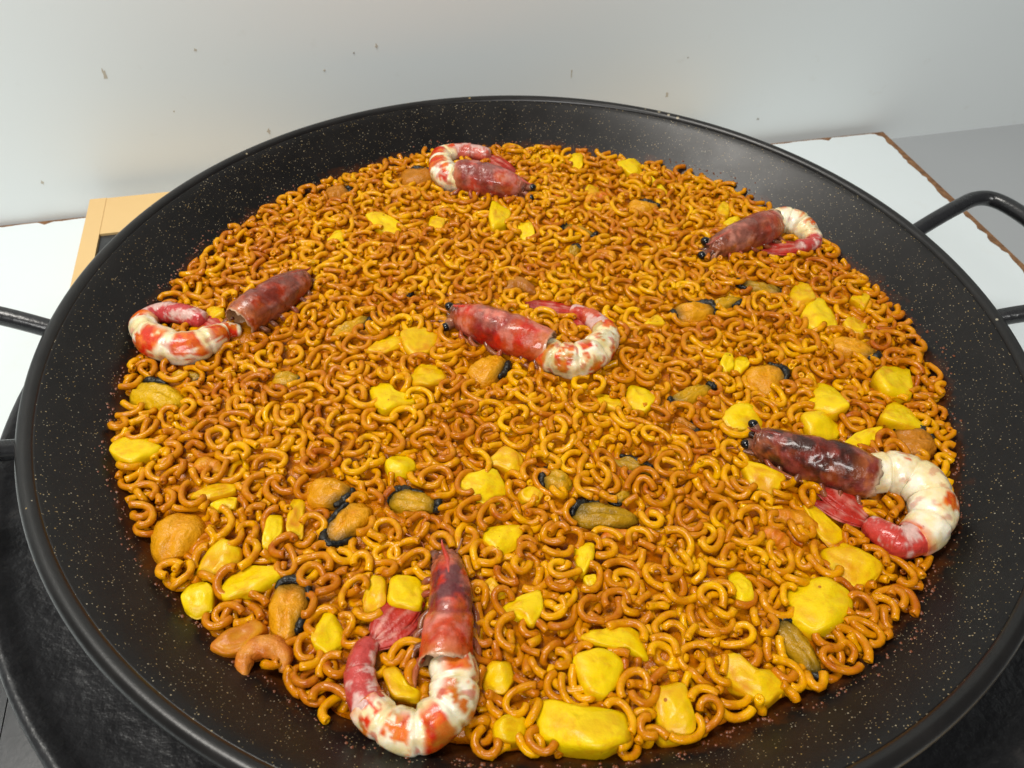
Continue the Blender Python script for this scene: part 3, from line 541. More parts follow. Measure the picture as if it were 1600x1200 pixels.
# ---- squid pieces
def chaikin(P, k=1, w=.22):
    for _ in range(k):
        Q = []
        for i in range(len(P)):
            a, b = P[i], P[(i+1) % len(P)]
            Q += [lerp(a, b, w), lerp(a, b, 1-w)]
        P = Q
    return P
def resample(P, n):
    P = [np.array(p) for p in P]; L = [0.0]
    for i in range(len(P)): L.append(L[-1]+np.linalg.norm(P[(i+1) % len(P)]-P[i]))
    out = []
    for k in range(n):
        s = L[-1]*k/n; i = max(j for j in range(len(P)) if L[j] <= s)
        out.append(lerp(P[i], P[(i+1) % len(P)], (s-L[i])/(L[i+1]-L[i])))
    return out
YEL = {'y': ((0.80, 0.55, 0.001), (0.64, 0.26, 0.002)), 'o': ((0.76, 0.48, 0.0), (0.60, 0.22, 0.002)), 'b': ((0.62, 0.29, 0.004), (0.50, 0.15, 0.006))}
for ci, (label, poly, h, kind) in enumerate(CHUNKS):
    P = [np.array((x*.001, y*.001)) for x, y in poly]; h *= .001
    c0 = sum(P)/len(P)
    mark_poly([c0+(p-c0)*.84 for p in P], ZF+h*.38)
    n = 36; O = resample(chaikin(P, 2, .13), n)
    tilt = Vector((random.uniform(-.28, .28), random.uniform(-.30, .18))); ca_ = random.uniform(0, PI); ck = random.choice((0, .4, .7, 1.0))*h; sz = max(np.linalg.norm(p-c0) for p in P); rk = random.choice((0, .15, .25, .35)); ra = random.uniform(0, PI); ro = random.uniform(-.35, .35)
    rings = [(.84, -.80), (.98, -.45), (1.02, .0), (1.005, .28), (.96, .41), (.87, .47), (.70, .50), (.5, .515), (.28, .52)]
    V = []; Cc = []; so = ci*3.7
    yel, red = YEL[kind]
    def put(x, y, zz, s, top):
        nn = nz((x, y, zz), 110, so)*.0013+nz((x, y, zz), 300, so)*.0006
        z = ZF-.0006+zz*h+(x-c0[0])*tilt.x+(y-c0[1])*tilt.y+nn*(1 if top else .4)-(rk*h*abs(((x-c0[0])*math.cos(ra)+(y-c0[1])*math.sin(ra))/sz-ro) if top else 0)-ck*.35*((((x-c0[0])*math.cos(ca_)+(y-c0[1])*math.sin(ca_))/sz)**2)*(1 if top else .5)
        V.append((x, y, z))
        q = nz((x, y, zz), 75, so+5)*.75+nz((x, y, zz), 240, so)*.55
        amt = {'y': -.10, 'o': .18, 'b': .6}[kind]+q*1.1+(0.45 if zz < .05 else 0)+.25*(s > .9)
        Cc.append(mix(yel, red, amt))
    for s, zz in rings:
        for o in O:
            d = o-c0; w = 1+.05*nz((o[0], o[1], zz*.02), 160, so)
            put(c0[0]+d[0]*s*w, c0[1]+d[1]*s*w, zz, s, zz > 0)
    put(c0[0], c0[1], .53, 0, True)
    F = []
    for i in range(len(rings)-1):
        for j in range(n):
            q = (j+1) % n; F.append((i*n+j, i*n+q, (i+1)*n+q, (i+1)*n+j))
    k = len(V)-1; i = (len(rings)-1)*n
    F += [(i+j, i+(j+1) % n, k) for j in range(n)]
    # orientation of the outline decides the face winding
    area2 = sum(O[j][0]*O[(j+1) % n][1]-O[(j+1) % n][0]*O[j][1] for j in range(n))
    if area2 < 0: F = [f[::-1] for f in F]
    tag(mesh('squid_piece', V, F, M['squid'], None, True, Cc), label, 'squid', 'yellow squid pieces among the noodles')

# ---- mussels
TONE = {'o': ((0.70, 0.30, 0.004), (0.58, 0.19, 0.004)), 'y': ((0.70, 0.40, 0.002), (0.52, 0.30, 0.004)), 'g': ((0.60, 0.30, 0.004), (0.22, 0.16, 0.006)),
        'b': ((0.50, 0.18, 0.010), (0.34, 0.12, 0.008)), 'd': ((0.46, 0.24, 0.005), (0.10, 0.065, 0.008))}
for mi, (label, A, B, w, dark, tone) in enumerate(MUSSELS):
    A = Vector((A[0], A[1], 0))*.001; B = Vector((B[0], B[1], 0))*.001; w *= .001
    c = (A+B)/2; dx = (B-A).normalized(); dy = Vector((-dx.y, dx.x, 0)); L = (B-A).length; so = mi*5.1
    hgt = min(.0075, .36*w+.0015); zc = ZF-.0022
    root = tag(empty('mussel', (c.x, c.y, zc-.005)), label, 'mussel', 'shelled mussels among the noodles')
    ca, cb = TONE[tone]
    def outl(t, k=1.0):                     # t in turns
        a = 2*PI*t; x = math.cos(a); y = math.sin(a)*(1-.22*x)
        y = math.copysign(abs(y)**.85, y)
        return c+dx*(x*L/2*k)+dy*(y*w/2*k)
    n = 30; rings = [(.85, -.8), (1.0, -.25), (1.0, .1), (.92, .42), (.78, .70), (.58, .88), (.36, .97), (.16, 1.0)]
    V = []; Cc = []
    for s, zz in rings:
        for j in range(n):
            t = j/n; p = outl(t, s)
            cl = math.exp(-((s*math.sin(2*PI*t))/.16)**2)*(1 if zz > .3 else 0)         # cleft along the middle
            bump = nz((p.x, p.y, zz), 220, so)*.0019+nz((p.x, p.y, zz), 480, so)*.0010
            z = zc+hgt*zz*(1-.16*cl)+bump; V.append((p.x, p.y, z))
            near = 0.0
            for (a0, a1) in dark:
                mid = (a0+a1)/2; dd = abs((t-mid+.5) % 1-.5); near = max(near, sstep((a1-a0)/2+.10, (a1-a0)/2-.05, dd)*sstep(.35, 1.0, s))
            q = nz((p.x, p.y, zz), 110, so+3)
            cc = mix(ca, cb, .30*(s > .85)+.7*q+.3*cl)
            cc = mix(cc, (0.030, 0.032, 0.010), near*.97)
            Cc.append(cc)
    V.append((c.x, c.y, zc+hgt*.9)); Cc.append(ca); k = len(V)-1
    F = [(i*n+j, i*n+(j+1) % n, (i+1)*n+(j+1) % n, (i+1)*n+j) for i in range(len(rings)-1) for j in range(n)]
    F += [((len(rings)-1)*n+j, (len(rings)-1)*n+(j+1) % n, k) for j in range(n)]
    mesh('flesh', V, F, M['mussel'], root, True, Cc)
    for (a0, a1) in dark:
        P = []; mN = max(4, int((a1-a0)*24)+2)
        for i in range(mN):
            f = i/(mN-1); t = a0+(a1-a0)*f; p = outl(t, .95)
            rr = (.0009+.0010*math.sin(PI*min(1, max(0, f))))*min(1.15, w/.011+.25)
            P.append((p.x, p.y, zc+hgt*(.45+.10*math.sin(f*9+mi)), rr))
        V, F, Cc = sweep(P, mN*4, 9, shape=lambda t, an: 1+.30*noise.noise(Vector((t*mN*1.6, math.cos(an)*1.5, math.sin(an)+mi)))+.22*noise.noise(Vector((t*mN*4, math.cos(an)*3, mi))), col=lambda t, an, p: mix((.007, .007, .007), (.030, .025, .016), .5+1.2*nz(p, 300)), flat=(1.0, 1.25))
        mesh('mantle_edge', V, F, M['mantle'], root, True, Cc)
    mark_poly([(outl(j/16, .93).x, outl(j/16, .93).y) for j in range(16)], ZF+hgt*.7)

# ---- shrimp pieces
STON = {'p': ((0.66, 0.25, 0.030), (0.58, 0.13, 0.010)), 'r': ((0.72, 0.30, 0.002), (0.60, 0.13, 0.004)), 'b': ((0.50, 0.20, 0.02), (0.38, 0.11, 0.008))}
for si, (label, pts, tone) in enumerate(SHRIMP):
    P = [(x*.001, y*.001, z*.001, r*.001) for x, y, z, r in pts]; so = si*2.9
    ca, cb = STON[tone]
    V, F, Cc = sweep(P, 34, 18, shape=lambda t, an: (1+.025*math.sin(t*34)+.22*noise.noise(Vector((t*7, math.cos(an)*1.5, math.sin(an)*1.5+so))))*(.55+.45*sstep(0, .16, t)*sstep(1, .84, t)),
                     col=lambda t, an, p: mix(ca, cb, .4+1.0*nz(p, 140, so)+.12*math.sin(t*34)))
    tag(mesh('shrimp_piece', V, F, M['shrimp'], None, True, Cc), label, 'shrimp', 'small shrimp pieces among the noodles')
    for q in catmull(P, 20): mark_disc(q[0], q[1], q[3]*.85, q[2]+q[3]*.5)

# ---- prawns
def m4(L): return [(x*.001, y*.001, z*.001, r*.001) for x, y, z, r in L]
for pi_, d in enumerate(PRAWNS):
    lk = d['look']; head = m4(d['head']); body = [(x, y, z, r*.94) for x, y, z, r in m4(d['body'])]; so = pi_*7.3
    root = tag(empty('prawn', (head[-1][0], head[-1][1], ZF-.004)), d['label'], 'prawn', 'whole prawns laid on top of the noodles')
    # turning direction of the body: +1 = outer side is +side
    b2 = catmull(body, 24); turn = 0
    for i in range(1, 23):
        a = b2[i][:2]-b2[i-1][:2]; b = b2[i+1][:2]-b2[i][:2]; turn += a[0]*b[1]-a[1]*b[0]
    sg = 1 if turn > 0 else -1
    # carapace: tapered shield with a ridge along the back and an open, rolled rear edge
    t0, t1 = lk['bt']
    def fb(p, sc_, o=0.0): return nz(p, sc_, so+o)+.5*nz(p, sc_*2.3, so+o+1)+.28*nz(p, sc_*5.1, so+o+2)
    def ccol(t, an, p):
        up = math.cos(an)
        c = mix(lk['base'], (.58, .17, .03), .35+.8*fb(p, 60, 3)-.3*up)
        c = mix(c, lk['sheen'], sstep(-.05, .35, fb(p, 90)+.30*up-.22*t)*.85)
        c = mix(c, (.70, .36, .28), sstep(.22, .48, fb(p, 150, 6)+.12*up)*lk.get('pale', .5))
        bl = sstep(t0-.12, t0+.06, t)*sstep(t1+.14, t1-.06, t)*sstep(-.40, .25, .7*up+.9*fb(p, 70, 2))
        c = mix(c, lk['blotch'], lk['bl']*bl*sstep(-.45, .15, fb(p, 130, 9)))
        c = mix(c, (0.60, .17, .03), sstep(.72, .97, t)*.6*sstep(-.1, .25, fb(p, 110, 14)+.1))
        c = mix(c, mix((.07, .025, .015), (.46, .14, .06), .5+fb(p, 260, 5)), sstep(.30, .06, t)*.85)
        c = mix(c, mix(lk['blotch'], lk['base'], .4), math.exp(-((t-.52-.10*up)/.024)**2)*.7*sstep(-.6, .2, up))
        c = mix(c, (.62, .47, .30), sstep(.95, 1.0, t+.02*fb(p, 200))*.7)
        return c
    def cshape(t, an):
        up = math.cos(an)
        k = 1+.07*max(0, up)**6-.05*max(0, -up)
        k *= 1+.06*noise.noise(Vector((t*5, math.cos(an)*2, math.sin(an)*2+so)))+.025*noise.noise(Vector((t*22, math.cos(an)*6, math.sin(an)*6+so)))+.20*sstep(.30, .0, t)*noise.noise(Vector((t*40, math.cos(an)*5, math.sin(an)*5+so)))-.035*sstep(.5,.9,math.sin(t*9+so))*max(0, math.sin(an))
        gro = math.exp(-((t-.52-.10*up)/.028)**2)*.075*sstep(-.6, .2, up)-.045*math.exp(-((abs(an if an < PI else 2*PI-an)-1.05)/.12)**2)*sstep(.2, .4, t)*sstep(1, .85, t)
        return k-gro
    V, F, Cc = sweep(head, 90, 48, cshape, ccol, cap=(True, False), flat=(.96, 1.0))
    # fold the rear edge inwards so that the shell reads as hollow
    n0 = 89*48; cen = sum((V[n0+j] for j in range(48)), Vector())/48; T = (Vector(head[-1][:3])-Vector(head[-2][:3])).normalized()
    for j in range(48): V[n0+j] = V[n0+j]+T*.0022*noise.noise(Vector((j*.45, so, 0)))-T*.0012*noise.noise(Vector((j*1.7, so, 3)))
    base_i = len(V)
    for kk, (sc, back) in enumerate(((.955, -.0003), (.90, -.004), (.6, -.010))):
        for j in range(48):
            V.append(cen+(V[n0+j]-cen)*sc+T*back); Cc.append(mix(Cc[n0+j], (.30, .13, .04), .7))
    prev = n0
    for kk in range(3):
        cur = base_i+kk*48
        for j in range(48):
            q = (j+1) % 48; F.append((prev+j, prev+q, cur+q, cur+j))
        prev = cur
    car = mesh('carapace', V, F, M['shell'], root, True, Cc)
    # rostrum, eyes, feelers and mouthparts at the front
    hd = (Vector(head[0][:3])-Vector(head[2][:3])).normalized(); hs = hd.cross(Vector((0, 0, 1))).normalized(); tip = Vector(head[0][:3]); r_h = head[1][3]
    upv = Vector((0, 0, 1))
    P = [tuple(Vector(head[2][:3])+upv*head[2][3]*.90)+(r_h*.20,), tuple(Vector(head[1][:3])+upv*head[1][3]*1.0)+(r_h*.16,), tuple(tip+hd*r_h*.35+upv*r_h*.8)+(.0007,), tuple(tip+hd*r_h*.75+upv*r_h*.9)+(.0002,)]
    V, F, Cc = sweep(P, 16, 8, col=lambda t, an, p: mix(lk['base'], lk['sheen'], .3+.6*nz(p, 200)))
    mesh('rostrum', V, F, M['shell'], car, True, Cc)
    rp = random.Random(pi_+3)
    for q in range(16):
        lat = rp.uniform(-1, 1); vz = rp.uniform(-.75, .25); ln = rp.uniform(.6, 1.5)*r_h; rad0 = rp.uniform(.08, .24)*r_h
        s0 = tip-hd*r_h*.55+hs*lat*r_h*.6+upv*vz*r_h*.6
        P = [tuple(s0)+(rad0,), tuple(s0+hd*ln*.6+hs*lat*.2*ln+upv*rp.uniform(-.1, .25)*ln)+(rad0*.9,), tuple(s0+hd*ln*1.1+hs*lat*.5*ln+upv*rp.uniform(-.45, .2)*ln)+(rad0*.25,)]
        tone = rp.random()
        V, F, Cc = sweep(P, 9, 7, col=lambda t, an, p: mix(mix(lk['blotch'], (.42, .13, .06), tone), (.5, .3, .15), .5*t*tone), flat=(1.3, .7))
        mesh('mouthpart', V, F, M['shell'], car, True, Cc)
    for q in range(2):
        s0 = tip+hs*(.3 if q else -.3)*r_h; P = [tuple(s0)+(.0006,)]
        for i in range(1, 5): P.append((s0.x+hd.x*.006*i+hs.x*(.004*i*(1 if q else -1))+rp.uniform(-.002, .002), s0.y+hd.y*.006*i+hs.y*(.004*i*(1 if q else -1)), max(ZF+.001, s0.z-.0016*i), .00055-.00007*i))
        V, F, Cc = sweep(P, 16, 6, col=lambda t, an, p: (.42, .12, .04))
        mesh('feeler', V, F, M['shell'], car, True, Cc)
    # walking legs folded along the underside
    hc = catmull(head, 40)
    for q in range(12):
        f = .22+.062*q; hpnt = hc[int(f*39)]; nx = hc[min(39, int(f*39)+4)]
        T2 = Vector(nx[:3]-hpnt[:3]).normalized(); s2 = T2.cross(upv).normalized(); side = 1 if q % 2 else -1
        c = Vector(hpnt[:3]); hr = hpnt[3]; fwd = rp.uniform(-.3, 1.0); out_ = rp.uniform(.98, 1.22); l0 = rp.uniform(.007, .013)
        P = [tuple(c+s2*side*hr*.80-upv*hr*.20)+(.0013,), tuple(c+s2*side*hr*out_-upv*hr*.34+T2*l0*.35*fwd)+(.0015,), tuple(c+s2*side*hr*(out_+.05)-upv*hr*.50+T2*l0*fwd)+(.0012,), tuple(c+s2*side*hr*out_*.98-upv*hr*.55+T2*l0*1.5*fwd)+(.0004,)]
        tn = rp.random()
        V, F, Cc = sweep(P, 14, 7, col=lambda t, an, p: mix(mix((.36, .04, .012), (.10, .03, .015), tn), (.52, .20, .07), t*.8))
        mesh('walking_leg', V, F, M['shell'], car, True, Cc)
    for (x, y, z, r) in m4(d['eyes']):
        V = []; F = []; n1, n2 = 10, 14
        for i in range(n1+1):
            a = PI*i/n1
            for j in range(n2):
                b = 2*PI*j/n2; k = 1+.06*math.sin(3*b)*math.sin(a)
                V.append((x+r*k*math.sin(a)*math.cos(b), y+r*k*math.sin(a)*math.sin(b), z+r*.92*math.cos(a)))
        F = [(i*n2+j, i*n2+(j+1) % n2, (i+1)*n2+(j+1) % n2, (i+1)*n2+j)[::-1] for i in range(n1) for j in range(n2)]
        ey_ = mesh('eye', V, F, M['eye'], car)
        e0 = Vector((x, y, z)); tgt = tip-hd*r_h*.6
        dirn = (tgt-e0).normalized()
        V, F, Cc = sweep([tuple(e0+dirn*r*.3)+(r*.98,), tuple(e0+dirn*r*1.1)+(r*.85,), tuple(tgt)+(r*.6,)], 8, 12, col=lambda t, an, p: mix((.22, .12, .07), (.30, .06, .03), t), free=True)
        mesh('eye_stalk', V, F, M['shell'], car, True, Cc)
    # abdomen: peeled flesh, then the last shell segment
    cut = lk['cut']; nb = 110; bb = catmull(body, nb); ic = int(cut*nb)
    CREAM = (0.84, 0.67, 0.35); WHITE = (0.90, 0.83, 0.66); REDS = (0.64, 0.030, 0.004); ORG = (0.76, 0.17, 0.012); OLV = (0.34, 0.27, 0.02)
    NSEG = 5
    def fcol(t, an, p):
        up = math.cos(an); outw = math.sin(an)*sg
        c = mix(CREAM, WHITE, .5+1.3*fb(p, 110))
        ph_ = (t*NSEG+.12*fb(p, 90, 8)) % 1.0
        band = sstep(.10, .22, ph_)*sstep(.92, .78, ph_)
        streak = noise.noise(Vector((t*14, an*5.0, so)))+.6*noise.noise(Vector((t*30, an*13.0, so+4)))
        st = band*sstep(-.35, .25, .45*up+.75*outw-.15)
        st *= sstep(-.03, .12, nz(p, 55, so+4)*.9+.35*nz(p, 170, so)+.30*streak+.9*(lk['red']-.58))
        c = mix(c, mix(REDS, ORG, .5+1.5*fb(p, 170, 1)), st)
        c = mix(c, mix(REDS, (.35, .01, .01), .5), sstep(.30, .42, nz(p, 210, so+21)+.10*outw)*.8*(.3+.7*lk['red']))
        ol = lk['olive']*sstep(.05, .40, fb(p, 100, 12))
        c = mix(c, OLV, ol*.9)
        return mix(c, mix(REDS, ORG, .5+fb(p, 200)), sstep(.90, 1.0, t+.04*fb(p, 120))*.85)
    def fshape(t, an):
        ph_ = (t*NSEG) % 1.0; outw = math.sin(an)*sg; dd = min(ph_, 1-ph_)
        k = 1.01-.10*math.exp(-(dd/.07)**2)*(.65+.35*outw)+.10*noise.noise(Vector((t*7, math.cos(an)*1.6, math.sin(an)*1.6+so)))+.035*noise.noise(Vector((t*24, math.cos(an)*5, math.sin(an)*5+so)))
        k -= .10*max(0, -outw)*math.exp(-(dd/.16)**2)
        return k
    V, F, Cc = sweep([tuple(x) for x in bb[:ic+2]][::3]+[tuple(bb[ic+1])], 130, 44, fshape, fcol, cap=(True, True), flat=(1.0, .92))
    mesh('abdomen', V, F, M['flesh'], root, True, Cc)
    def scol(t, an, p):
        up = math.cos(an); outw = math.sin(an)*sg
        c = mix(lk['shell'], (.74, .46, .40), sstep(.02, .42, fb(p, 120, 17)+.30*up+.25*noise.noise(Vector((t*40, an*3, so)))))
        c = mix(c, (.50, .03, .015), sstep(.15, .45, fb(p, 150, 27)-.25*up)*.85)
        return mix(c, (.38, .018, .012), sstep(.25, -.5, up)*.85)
    tp = [tuple(x[:3])+(x[3]*1.03,) for x in bb[ic-2::4]]
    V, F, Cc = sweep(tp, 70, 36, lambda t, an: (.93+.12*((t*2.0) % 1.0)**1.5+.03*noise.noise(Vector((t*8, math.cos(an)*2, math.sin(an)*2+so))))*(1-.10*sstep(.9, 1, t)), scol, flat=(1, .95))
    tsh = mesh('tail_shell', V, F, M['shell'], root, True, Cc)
    for fi, fl in enumerate(d['fan']):
        P = m4(fl)
        V, F, Cc = sweep(P, 30, 32, lambda t, an: 1+.10*math.cos(an*2)+.10*math.cos(an*8), lambda t, an, p: mix(mix((.46, .025, .012), (.64, .24, .18), .9*sstep(.55, 1, math.cos(an*4))*(1-.6*t)+.9*nz(p, 260, so+fi)-.1), (.22, .010, .008), sstep(.6, 1, t)*.8), flat=(1.35, .36))
        mesh('tail_fin', V, F, M['fin'], tsh, True, Cc)
    for q in catmull(head, 40)+catmull(body, 60): mark_disc(q[0], q[1], max(.002, q[3]*.80), 0.03)
    for fl in d['fan']:
        for q in catmull(m4(fl), 14): mark_disc(q[0], q[1], q[3]*.8, q[2]+.004)

# ---- noodles: short hollow elbows, dropped one by one onto the height field
def noodle_variant(rs):
    tr = rs.uniform(.00148, .00186)
    if rs.random() < .09:
        ang = rs.uniform(.4, .9); Rc = rs.uniform(.010, .014)
    else:
        ang = rad(rs.uniform(100, 300)); Rc = rs.uniform(.0036, .0062) if ang > rad(180) else rs.uniform(.0044, .0080)
        if ang > rad(250): Rc = rs.uniform(.0041, .0060)
    pitch = rs.uniform(-.0030, .0030); grow = rs.uniform(-.22, .22); wob = rs.uniform(0, .0006)
    n = max(6, int(ang*Rc/.00150)); S = 8; C = []
    w1, p1, w2, p2 = rs.uniform(.1, .75), rs.uniform(0, 6.3), rs.uniform(0, .5), rs.uniform(0, 6.3); hd_ = 0.0; cx_ = cy_ = 0.0; ds = ang*Rc/(n-1)
    for i in range(n):
        f = i/(n-1)
        C.append((cx_, cy_, pitch*(f-.5)+wob*math.sin(f*8)))
        hd_ += ang/(n-1)*(1+w1*math.sin(2*PI*f+p1)+w2*math.sin(4*PI*f+p2)+2*grow*(f-.5)); cx_ += ds*math.cos(hd_); cy_ += ds*math.sin(hd_)
    C = np.array(C); C -= C.mean(0)
    T = np.gradient(C, axis=0); T /= np.linalg.norm(T, axis=1)[:, None]
    U = np.tile((0, 0, 1.0), (n, 1)); U -= (U*T).sum(1)[:, None]*T; U /= np.linalg.norm(U, axis=1)[:, None]
    Sd = np.cross(T, U); V = []; F = []
    an = np.arange(S)*2*PI/S
    for i in range(n):
        k_ = tr*(1+.07*abs(i/(n-1)*2-1)**3+.04*math.sin(i*1.9+p1))
        for a in an: V.append(C[i]+k_*(math.cos(a)*U[i]+math.sin(a)*Sd[i]))
    for i in range(n-1):
        for j in range(S):
            q = (j+1) % S; F.append((i*S+j, i*S+q, (i+1)*S+q, (i+1)*S+j))
    for e, dr in ((0, -1), (n-1, 1)):
        ring = [e*S+j for j in range(S)]
        for sc, off in ((.80, .00030), (.40, .00028), (.34, -.0016)):
            st = len(V)
            for a in an: V.append(C[e]+T[e]*dr*off+tr*sc*(math.cos(a)*U[e]+math.sin(a)*Sd[e]))
            cur = list(range(st, st+S))
            for j in range(S):
                q = (j+1) % S; f = (ring[j], ring[q], cur[q], cur[j]); F.append(f if dr > 0 else f[::-1])
            ring = cur
        F.append(tuple(ring) if dr > 0 else tuple(ring[::-1]))
    return np.array(V), F, C[np.linspace(0, n-1, 12).astype(int)], tr, ang
rs = random.Random(21)
VAR = [noodle_variant(rs) for _ in range(60)]
OFF = []
for i in range(-3, 4):
    for j in range(-3, 4):
        dd = math.hypot(i, j)*CELL
        if dd < .0016: OFF.append((i, j, math.sqrt(.0017**2-dd*dd)))
OFF = np.array(OFF)
OI = OFF[:, 0].astype(int); OJ = OFF[:, 1].astype(int); OZ = OFF[:, 2]
owner = np.full(Hm.shape, -1, np.int32)
placed = []                                    # (variant, 3x3 rotation, position)
def rotm(yaw, tx, tilt):
    c, s = math.cos(yaw), math.sin(yaw); Z = np.array([[c, -s, 0], [s, c, 0], [0, 0, 1]])
    ax = np.array([math.cos(tx), math.sin(tx), 0]); K_ = np.array([[0, 0, ax[1]], [0, 0, -ax[0]], [-ax[1], ax[0], 0]])
    return (np.eye(3)+math.sin(tilt)*K_+(1-math.cos(tilt))*K_@K_)@Z
NC = 7; MAXN = 7000; fails = 0
free = INSIDE & (Hm < 0)
for it in range(16000):
    if len(placed) >= MAXN or fails > 160: break
    vi = int(RNG.integers(len(VAR))); Vv, Ff, Cs, tr, ang = VAR[vi]
    best = None
    for c in range(NC):
        rr = .2128*math.sqrt(RNG.random()); aa = 2*PI*RNG.random(); x, y = rr*math.cos(aa), rr*math.sin(aa)
        tilt = abs(RNG.normal(0, .30)) if RNG.random() < .78 else RNG.uniform(.5, 1.35)
        Rm = rotm(2*PI*RNG.random(), 2*PI*RNG.random(), tilt); P = Cs@Rm.T
        I = ((P[:, 0]+x-H0)/CELL).astype(int); J = ((P[:, 1]+y-H0)/CELL).astype(int)
        if I.min() < 4 or J.min() < 4 or I.max() > NG-5 or J.max() > NG-5: continue
        if (GR[I, J] > EDGE[I, J]-.0005).any(): continue
        II = I[:, None]+OI; JJ = J[:, None]+OJ
        need = (Hm[II, JJ]+OZ-P[:, 2:3]).ravel()
        z0 = np.partition(need, int(len(need)*.80))[int(len(need)*.80)]
        top = z0+P[:, 2].max()
        sc = z0+.25*P[:, 2].max()
        if best is None or sc < best[0]: best = (sc, z0, top, x, y, Rm, P, II, JJ)
    if best is None: continue
    sc, z0, top, x, y, Rm, P, II, JJ = best
    if top+tr > ZF+.0058: fails += 1; continue
    fails = 0
    zt = z0+P[:, 2:3]+OZ
    cur = Hm[II, JJ]; up = zt > cur
    np.maximum.at(Hm, (II, JJ), zt); owner[II[up], JJ[up]] = len(placed)
    placed.append((vi, Rm, np.array((x, y, z0))))
print('noodles', len(placed), 'fails', fails, 'mean top', Hm[free].mean())
# ---- sauce pooled between the noodles, following their settled height
Hc = np.where(INSIDE, np.minimum(Hm, ZF+.002), wallz)
for _ in range(3):                              # box blur, about 5 mm
    for ax in (0, 1):
        cs = np.cumsum(np.concatenate([np.take(Hc, [0]*4, ax), Hc, np.take(Hc, [-1]*4, ax)], ax), ax)
        n_ = Hc.shape[ax]; Hc = (np.take(cs, range(7, n_+7), ax)-np.concatenate([np.zeros_like(np.take(cs, [0], ax)), np.take(cs, range(0, n_-1), ax)], ax))/8.0
V = []; F = []; na, nr = 420, 150
for i in range(nr+1):
    for j in range(na):
        a = 2*PI*j/na; e = .2095+.0022*math.sin(a*7+1)+.0016*math.sin(a*13+.4)+.0012*math.sin(a*23)+.0016*noise.noise(Vector((math.cos(a)*25, math.sin(a)*25, 0)))
        r = e*(i/nr)**.7; x, y = r*math.cos(a), r*math.sin(a)
        hz = float(Hc[min(NG-1, int((x-H0)/CELL)), min(NG-1, int((y-H0)/CELL))])
        z = hz-.0012+.0009*noise.noise(Vector((x*120, y*120, 1)))+.0005*noise.noise(Vector((x*400, y*400, 2)))
        wz = float(np.interp(r, ip[:, 0], ip[:, 1]))+.0006+.0003*noise.noise(Vector((x*400, y*400, 2)))
        z = max(lerp(z, wz, sstep(.2, .2095, r)), wz); V.append((x, y, z))
for i in range(nr):
    for j in range(na): F.append((i*na+j, i*na+(j+1) % na, (i+1)*na+(j+1) % na, (i+1)*na+j)[::-1])
tag(mesh('sauce', V, F, M['sauce']), 'glossy red-brown sauce lying between and under the noodles', 'sauce', kind='stuff')

cnt = np.bincount(owner[owner >= 0], minlength=len(placed)).astype(float)
camv = np.array(CAMP)
def in_view(p):
    d = Vector(p)-CAMP; z = d.dot(fw); u = d.dot(rv)/z*1200+800; v = -d.dot(uv)/z*1200+600
    return 5 < u < 1595 and 5 < v < 1195
score = np.array([cnt[i]/((placed[i][2]-camv)**2).sum() if in_view(placed[i][2]) else -1 for i in range(len(placed))])
order = np.argsort(-score)
single = set(order[:300].tolist())
LAND = [(d['head'][3][0]*.001, d['head'][3][1]*.001, s) for d, s in zip(PRAWNS, ("the middle prawn's head", "the front prawn's head", "the right prawn's head", "the left prawn's head", "the rear prawn", "the upper right prawn"))]
LAND += [(d['body'][3][0]*.001, d['body'][3][1]*.001, s) for d, s in zip(PRAWNS[:3], ("the middle prawn's curl", "the front prawn's curl", "the right prawn's curl"))]
def cent(poly): return sum(p[0] for p in poly)/len(poly)*.001, sum(p[1] for p in poly)/len(poly)*.001
for idx, s in ((0, 'the leaf-shaped squid piece at left'), (1, 'the two-lobed squid piece'), (6, 'the broad central squid slab'), (8, 'the round squid chunk above the prawn'), (9, 'the large oval squid piece at lower left'), (13, 'the long upright squid strip at left'), (25, 'the big squid barrel in front'), (24, 'the beak-shaped squid piece'), (28, 'the biggest rounded squid chunk'), (29, 'the squid slab at the lower right edge'), (31, 'the yellow-green squid strip'), (33, "the squid piece above the right prawn's eyes"), (37, 'the trapezoid squid piece at right'), (40, 'the diamond squid piece'), (50, 'the tooth-shaped squid piece'), (21, "the bent bright yellow squid strip"), (63, 'the sauce-brown squid slab'), (16, 'the red-tipped squid piece')):
    LAND.append((*cent(CHUNKS[idx][1]), s))
for idx, s in ((0, 'the big plain orange mussel'), (15, 'the glossy olive mussel'), (2, 'the black-frilled mussel')):
    LAND.append(((MUSSELS[idx][1][0]+MUSSELS[idx][2][0])*.0005, (MUSSELS[idx][1][1]+MUSSELS[idx][2][1])*.0005, s))
vmesh = []
for i, (Vv, Ff, Cs, tr, ang) in enumerate(VAR):
    me = bpy.data.meshes.new('noodle'); me.from_pydata([tuple(v) for v in Vv], [], Ff); me.polygons.foreach_set('use_smooth', [True]*len(me.polygons)); me.materials.append(M['noodle']); vmesh.append(me)
bigV = []; bigF = []; tints = []; off = 0
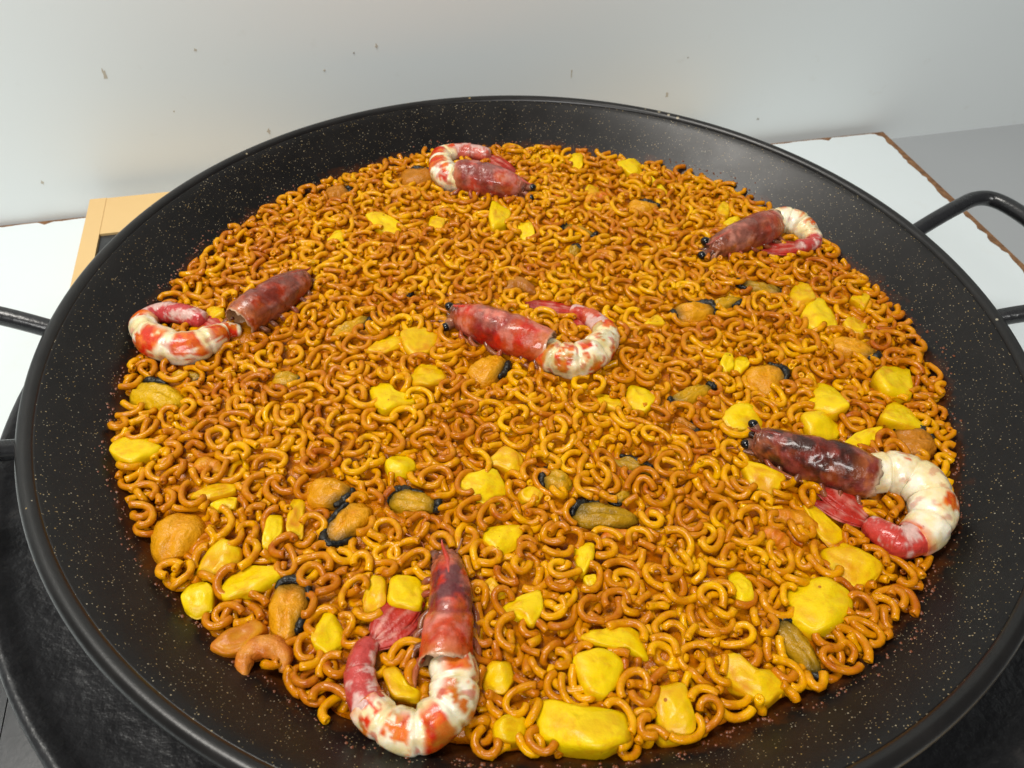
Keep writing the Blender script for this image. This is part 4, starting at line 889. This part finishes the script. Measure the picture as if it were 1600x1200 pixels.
for i, (vi, Rm, p) in enumerate(placed):
    Vv, Ff, Cs, tr, ang = VAR[vi]
    if i in single:
        o = link(bpy.data.objects.new('noodle', vmesh[vi])); mt = Matrix([list(r) for r in Rm]).to_4x4(); mt.translation = Vector(p); o.matrix_world = mt
        lx, ly, s = min(LAND, key=lambda q: (q[0]-p[0])**2+(q[1]-p[1])**2)
        shp = 'ring-shaped' if ang > rad(255) else 'C-shaped' if ang > rad(190) else 'gently curved' if ang > 1.2 else 'short straight'
        tl = 'flat' if abs(Rm[2, 2]) > .93 else 'tilted' if abs(Rm[2, 2]) > .6 else 'upright'
        way = ('right of', 'behind right of', 'behind', 'behind left of', 'left of', 'front left of', 'in front of', 'front right of')[int(round(math.atan2(p[1]-ly, p[0]-lx)/(PI/4))) % 8]
        tag(o, '%s %s orange noodle %s %s' % (tl, shp, way, s), 'noodle', 'noodles near '+s)
    elif cnt[i] > 0:
        bigV.append(Vv@Rm.T+p); bigF += [tuple(k+off for k in f) for f in Ff]; tints += [RNG.random()]*len(Vv); off += len(Vv)
bigV = np.concatenate(bigV)
me = bpy.data.meshes.new('noodles'); me.from_pydata(bigV.tolist(), [], bigF); me.polygons.foreach_set('use_smooth', [True]*len(me.polygons))
at = me.attributes.new('tint', 'FLOAT', 'POINT'); at.data.foreach_set('value', np.array(tints, np.float32)); me.materials.append(M['noodles'])
tag(link(bpy.data.objects.new('noodles', me)), 'mass of short curved orange noodles filling the pan', 'noodles', kind='stuff')
print('stuff tris', sum(len(f)-2 for f in bigF))

# ---- burnt crumbs of sauce stuck to the pan wall just outside the food
V = []; F = []; rc = random.Random(5)
for i in range(620):
    a = rc.uniform(0, 2*PI); ii = min(NG-1, int((.21*math.cos(a)-H0)/CELL)); jj = min(NG-1, int((.21*math.sin(a)-H0)/CELL))
    r = float(EDGE[ii, jj])+.0006+abs(rc.gauss(0, .0018)); x, y = r*math.cos(a), r*math.sin(a); z = float(np.interp(r, ip[:, 0], ip[:, 1])); w = rc.uniform(.0003, .0009)*(1.3 if rc.random() < .15 else 1)
    b = len(V); tw = rc.uniform(0, 6)
    for q in range(5): V.append((x+w*rc.uniform(.6, 1.3)*math.cos(tw+q*1.257), y+w*rc.uniform(.6, 1.3)*math.sin(tw+q*1.257), z+(w*.2)*rc.uniform(-.5, 1)))
    V.append((x, y, z+w*rc.uniform(.6, 1.0)+.0002)); F += [(b+q, b+(q+1) % 5, b+5) for q in range(5)]
tag(mesh('crumbs', V, F, M['crumb']), 'tiny burnt red-brown crumbs on the pan wall around the food', 'crumbs', kind='stuff')
scene.render.engine = 'CYCLES'
